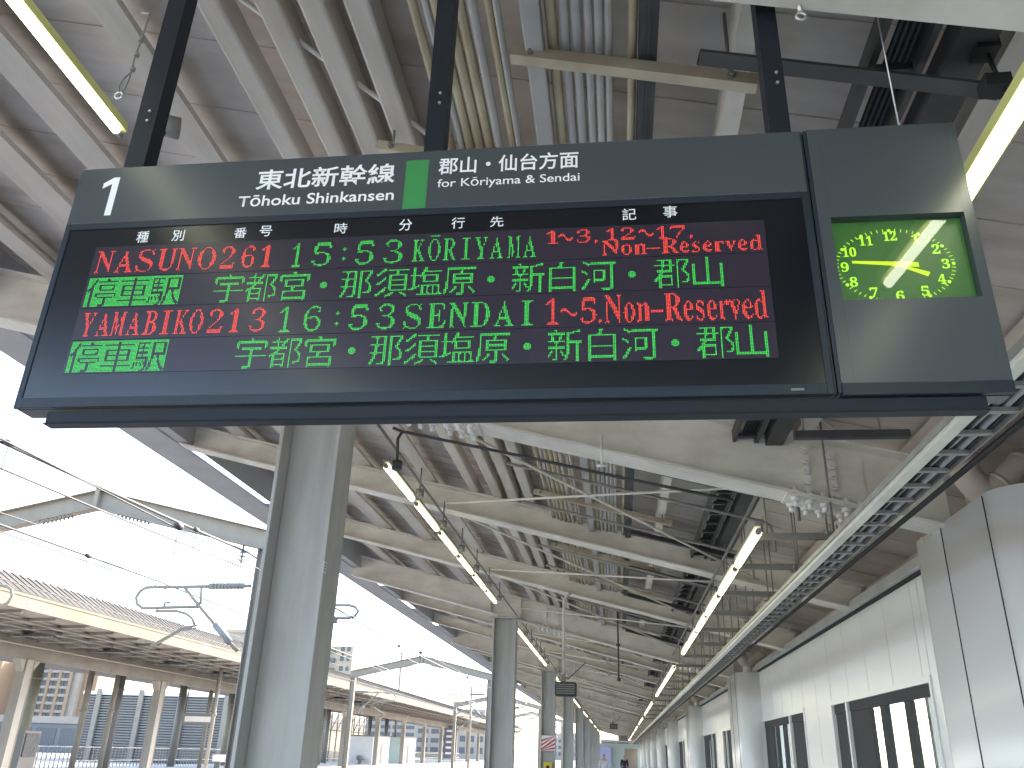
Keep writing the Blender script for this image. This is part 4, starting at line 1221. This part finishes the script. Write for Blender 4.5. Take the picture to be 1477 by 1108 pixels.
MB().box(-25.4,-23.6,131,131.1,0.6,5.0).build('face', 'purple', bn)
b = MB()
for i in range(5): b.box(-25.1,-23.9,130.97,130.995,1.1+0.75*i,1.4+0.75*i)
b.build('marks', 'plate_white', bn)
# hanging sign on the opposite platform
hs = thing('hanging_sign', 'small grey board hung on two rods under the opposite canopy', 'sign', (-24.6, 50.5, 3.1))
MB().box(-25.6,-23.6,50.5,50.62,2.55,3.15).build('board', 'bldg_grey', hs); b = MB(); b.box(-25.5,-25.44,50.53,50.58,3.151,4.6); b.box(-23.8,-23.74,50.53,50.58,3.151,5.3); b.build('rods', 'black_steel', hs)
MB().box(-25.4,-23.8,50.485,50.499,2.70,3.0).build('face', 'plate_white', hs)
# ------------------------------------------------------------------ distant buildings
ap = thing('apartment_block', 'tall orange and white apartment block with rows of balconies', 'building', (-205, 312, -1.2))
MB().box(-217.5,-194,300,324,-1.2,31).build('wall', 'bldg_white', ap)
bal = MB()
for fl in range(11):
    z = 1.6+2.7*fl
    bal.box(-217.4,-196.5,298.9,299.99,z,z+0.95)
bal.build('balconies', 'bldg_white', ap)
for i in range(5):
    x = -216.4+4.2*i
    w_ = MB()
    for fl in range(11):
        z = 1.6+2.7*fl
        MB().box(x, x+2.3, 299.94, 299.985, z+0.98, z+2.6).build('window', 'bldg_glass', ap)
    pm = MB(); pm.box(x+2.6, x+3.7, 298.7, 298.88, -1.2, 31); pm.build('tile_strip', 'orange', ap)
MB().box(-193.99,-188.5,303,322,-1.2,33).build('stair_tower', 'orange', ap)
MB().box(-222,-218,290,340,-1.2,36).build('side_wing', 'orange', ap)
lw = thing('louvred_building', 'wide grey building clad in horizontal louvres behind the opposite canopy', 'building', (-64, 125, -1.2))
MB().box(-76,-40,120.2,140,-1.2,7.4).build('wall', 'bldg_glass', lw)
b = MB()
for i in range(24):
    z = -0.9+0.345*i; b.hexa([(-76.1,119.85,z),(-39.9,119.85,z),(-39.9,120.1,z+0.1),(-76.1,120.1,z+0.1)], [(-76.1,119.85,z+0.17),(-39.9,119.85,z+0.17),(-39.9,120.1,z+0.24),(-76.1,120.1,z+0.24)])
b.build('louvres', 'bldg_grey', lw)
for i in range(6):
    x = -74+6.4*i; MB().box(x,x+0.7,119.5,119.84,-1.2,8.2).build('mast', 'pale_steel', lw)
MB().box(-76.2,-39.8,119.7,140.2,7.45,7.9).build('parapet', 'plate_white', lw)
bb = thing('low_blue_building', 'low building with a blue grey roof in front of the apartment block', 'building', (-125, 178, -1.2))
MB().box(-141,-108,172,190,-1.2,4.2).build('wall', 'blue_roof', bb)
MB().box(-141.5,-107.5,171.5,190,4.25,5.6).build('roof_band', 'bldg_white', bb)
for i in range(6): MB().box(-140+5.5*i,-135.5+5.5*i,171.9,171.99,0.2,3.4).build('window', 'bldg_glass', bb)
tw = thing('beige_tower', 'distant beige tower with banded balconies beside the big column', 'building', (-83, 262, -1.2))
MB().box(-92,-78.8,255,270,-1.2,29.5).build('wall', 'beige', tw)
b = MB()
for i in range(9): b.box(-92,-84.0,254.2,254.99,5+2.8*i,6.3+2.8*i)
b.build('balconies', 'bldg_glass', tw)
for i in range(9):
    MB().box(-82.6,-81.4,254.9,254.98,5.6+2.8*i,7.0+2.8*i).build('window', 'bldg_glass', tw)
    MB().box(-80.6,-79.6,254.9,254.98,5.6+2.8*i,7.0+2.8*i).build('window', 'bldg_glass', tw)
rt_ = thing('rooftop_block', 'small beige penthouse block behind the opposite canopy roof', 'building', (-64, 150, -1.2))
MB().box(-70,-62,150,160,-1.2,20).build('wall', 'bldg_white', rt_); MB().box(-70.3,-61.7,149.7,160.3,20,20.6).build('roof', 'beige', rt_)
for k, (x, y, w_, d_, h_) in enumerate(((-62,330,26,20,16),(-110,420,30,24,22),(-30,480,22,20,12),(-160,420,30,24,26),(10,520,40,20,10),(-45,260,14,12,9))):
    t = thing('far_building', f'pale far office building, {["widest behind the portal","beyond the second portal","lowest at the track end","tall behind the beige tower","straight ahead past the canopy end","small beside the far huts"][k]}', 'building', (x, y, -1.2), 'pale far buildings')
    MB().box(x-w_/2,x+w_/2,y,y+d_,-1.2,h_).build('wall', 'bldg_white', t)
    for f_ in range(int(h_/3.2)):
        for i in range(5):
            MB().box(x-w_/2+1+i*(w_-1)/5,x-w_/2+i*(w_-1)/5+(w_-1)/5,y-0.06,y-0.01,1+3.1*f_,2.6+3.1*f_).build('window', 'bldg_glass', t)
# distant line masts
for k, (x, y, h_) in enumerate(((-27.5,110,13.0),(-19.5,118,9.6),(-20.5,160,12.0))):
    t = thing('line_mast', f'thin pale mast with a top arm, {ordn(k)} beyond the opposite canopy', 'mast', (x, y, -1.2), 'thin masts over the tracks')
    MB().tube([(x,y,-1.2),(x,y,h_)], 0.16, 8).build('pole', 'pale_steel', t)
    b = MB(); b.tube([(x-0.2,y,h_-0.1),(x+2.8,y,h_-0.1)], 0.06, 6); b.tube([(x+2.6,y,h_-0.1),(x+2.6,y,h_+0.5)], 0.05, 6); b.build('arm', 'pale_steel', t)
# rails of the tracks
for k, xc in enumerate((-6.2, -11.5, -15.6)):
    t = thing('railway_track', f'{["near","middle","far"][k]} railway track of steel rails on the ballast', 'railway track', (xc, 80, -1.2), 'railway tracks')
    b = MB()
    for s_ in (-0.72, 0.72): b.box(xc+s_-0.035, xc+s_+0.035, -30, 400, -1.06, -0.94)
    b.build('rails', 'lamp_dark', t)
    b = MB(); yy = -10
    while yy < 120: b.box(xc-1.2, xc+1.2, yy, yy+0.25, -1.197, -1.062); yy += 0.62
    b.build('sleepers', 'bldg_grey', t)

# more poles, boards and gear on the opposite platform
for k, (x, y, r, h_) in enumerate(((-28.4,45,0.16,5.3),(-27.2,45.6,0.13,5.3),(-22.0,47,0.10,5.4),(-27.6,58,0.14,5.3),(-26.6,71,0.16,5.3),(-28.2,84,0.16,5.3))):
    b = MB(); b.tube([(x,y,0),(x,y,h_)], r, 10); b.tube([(x,y,h_*0.55),(x,y,h_*0.55+0.12)], r*1.4, 10)
    tag(b.build('service_pole', 'pale_steel'), f'thin pale service pole among the columns of the opposite platform, {ordn(k)} outwards', 'pole', 'thin poles among the opposite columns')
for k, (y, m) in enumerate(((39.5,'bldg_grey'),(62,'plate_white'),(74,'plate_white'),(97,'bldg_grey'))):
    t = thing('platform_bench' if k % 2 else 'vending_machine', ['grey vending machine between the opposite columns','row of pale seats on the opposite platform near the middle columns','pale vending machine on the opposite platform','far row of grey seats on the opposite platform'][k], 'bench' if k % 2 else 'vending machine', (-27.5, y, 0))
    if k % 2 == 0:
        MB().box(-28.0,-27.2,y-0.6,y+0.6,0,1.85).build('cabinet', m, t); MB().box(-27.199,-27.15,y-0.5,y+0.5,0.75,1.75).build('front', 'bldg_glass', t)
    else:
        MB().box(-27.9,-27.3,y-1.5,y+1.5,0.40,0.46).build('seat', m, t); MB().box(-27.95,-27.88,y-1.5,y+1.5,0.461,0.85).build('backrest', m, t)
        for yy in (y-1.3, y+1.3): MB().box(-27.8,-27.4,yy-0.04,yy+0.04,0.0,0.399).build('leg', 'lamp_dark', t)
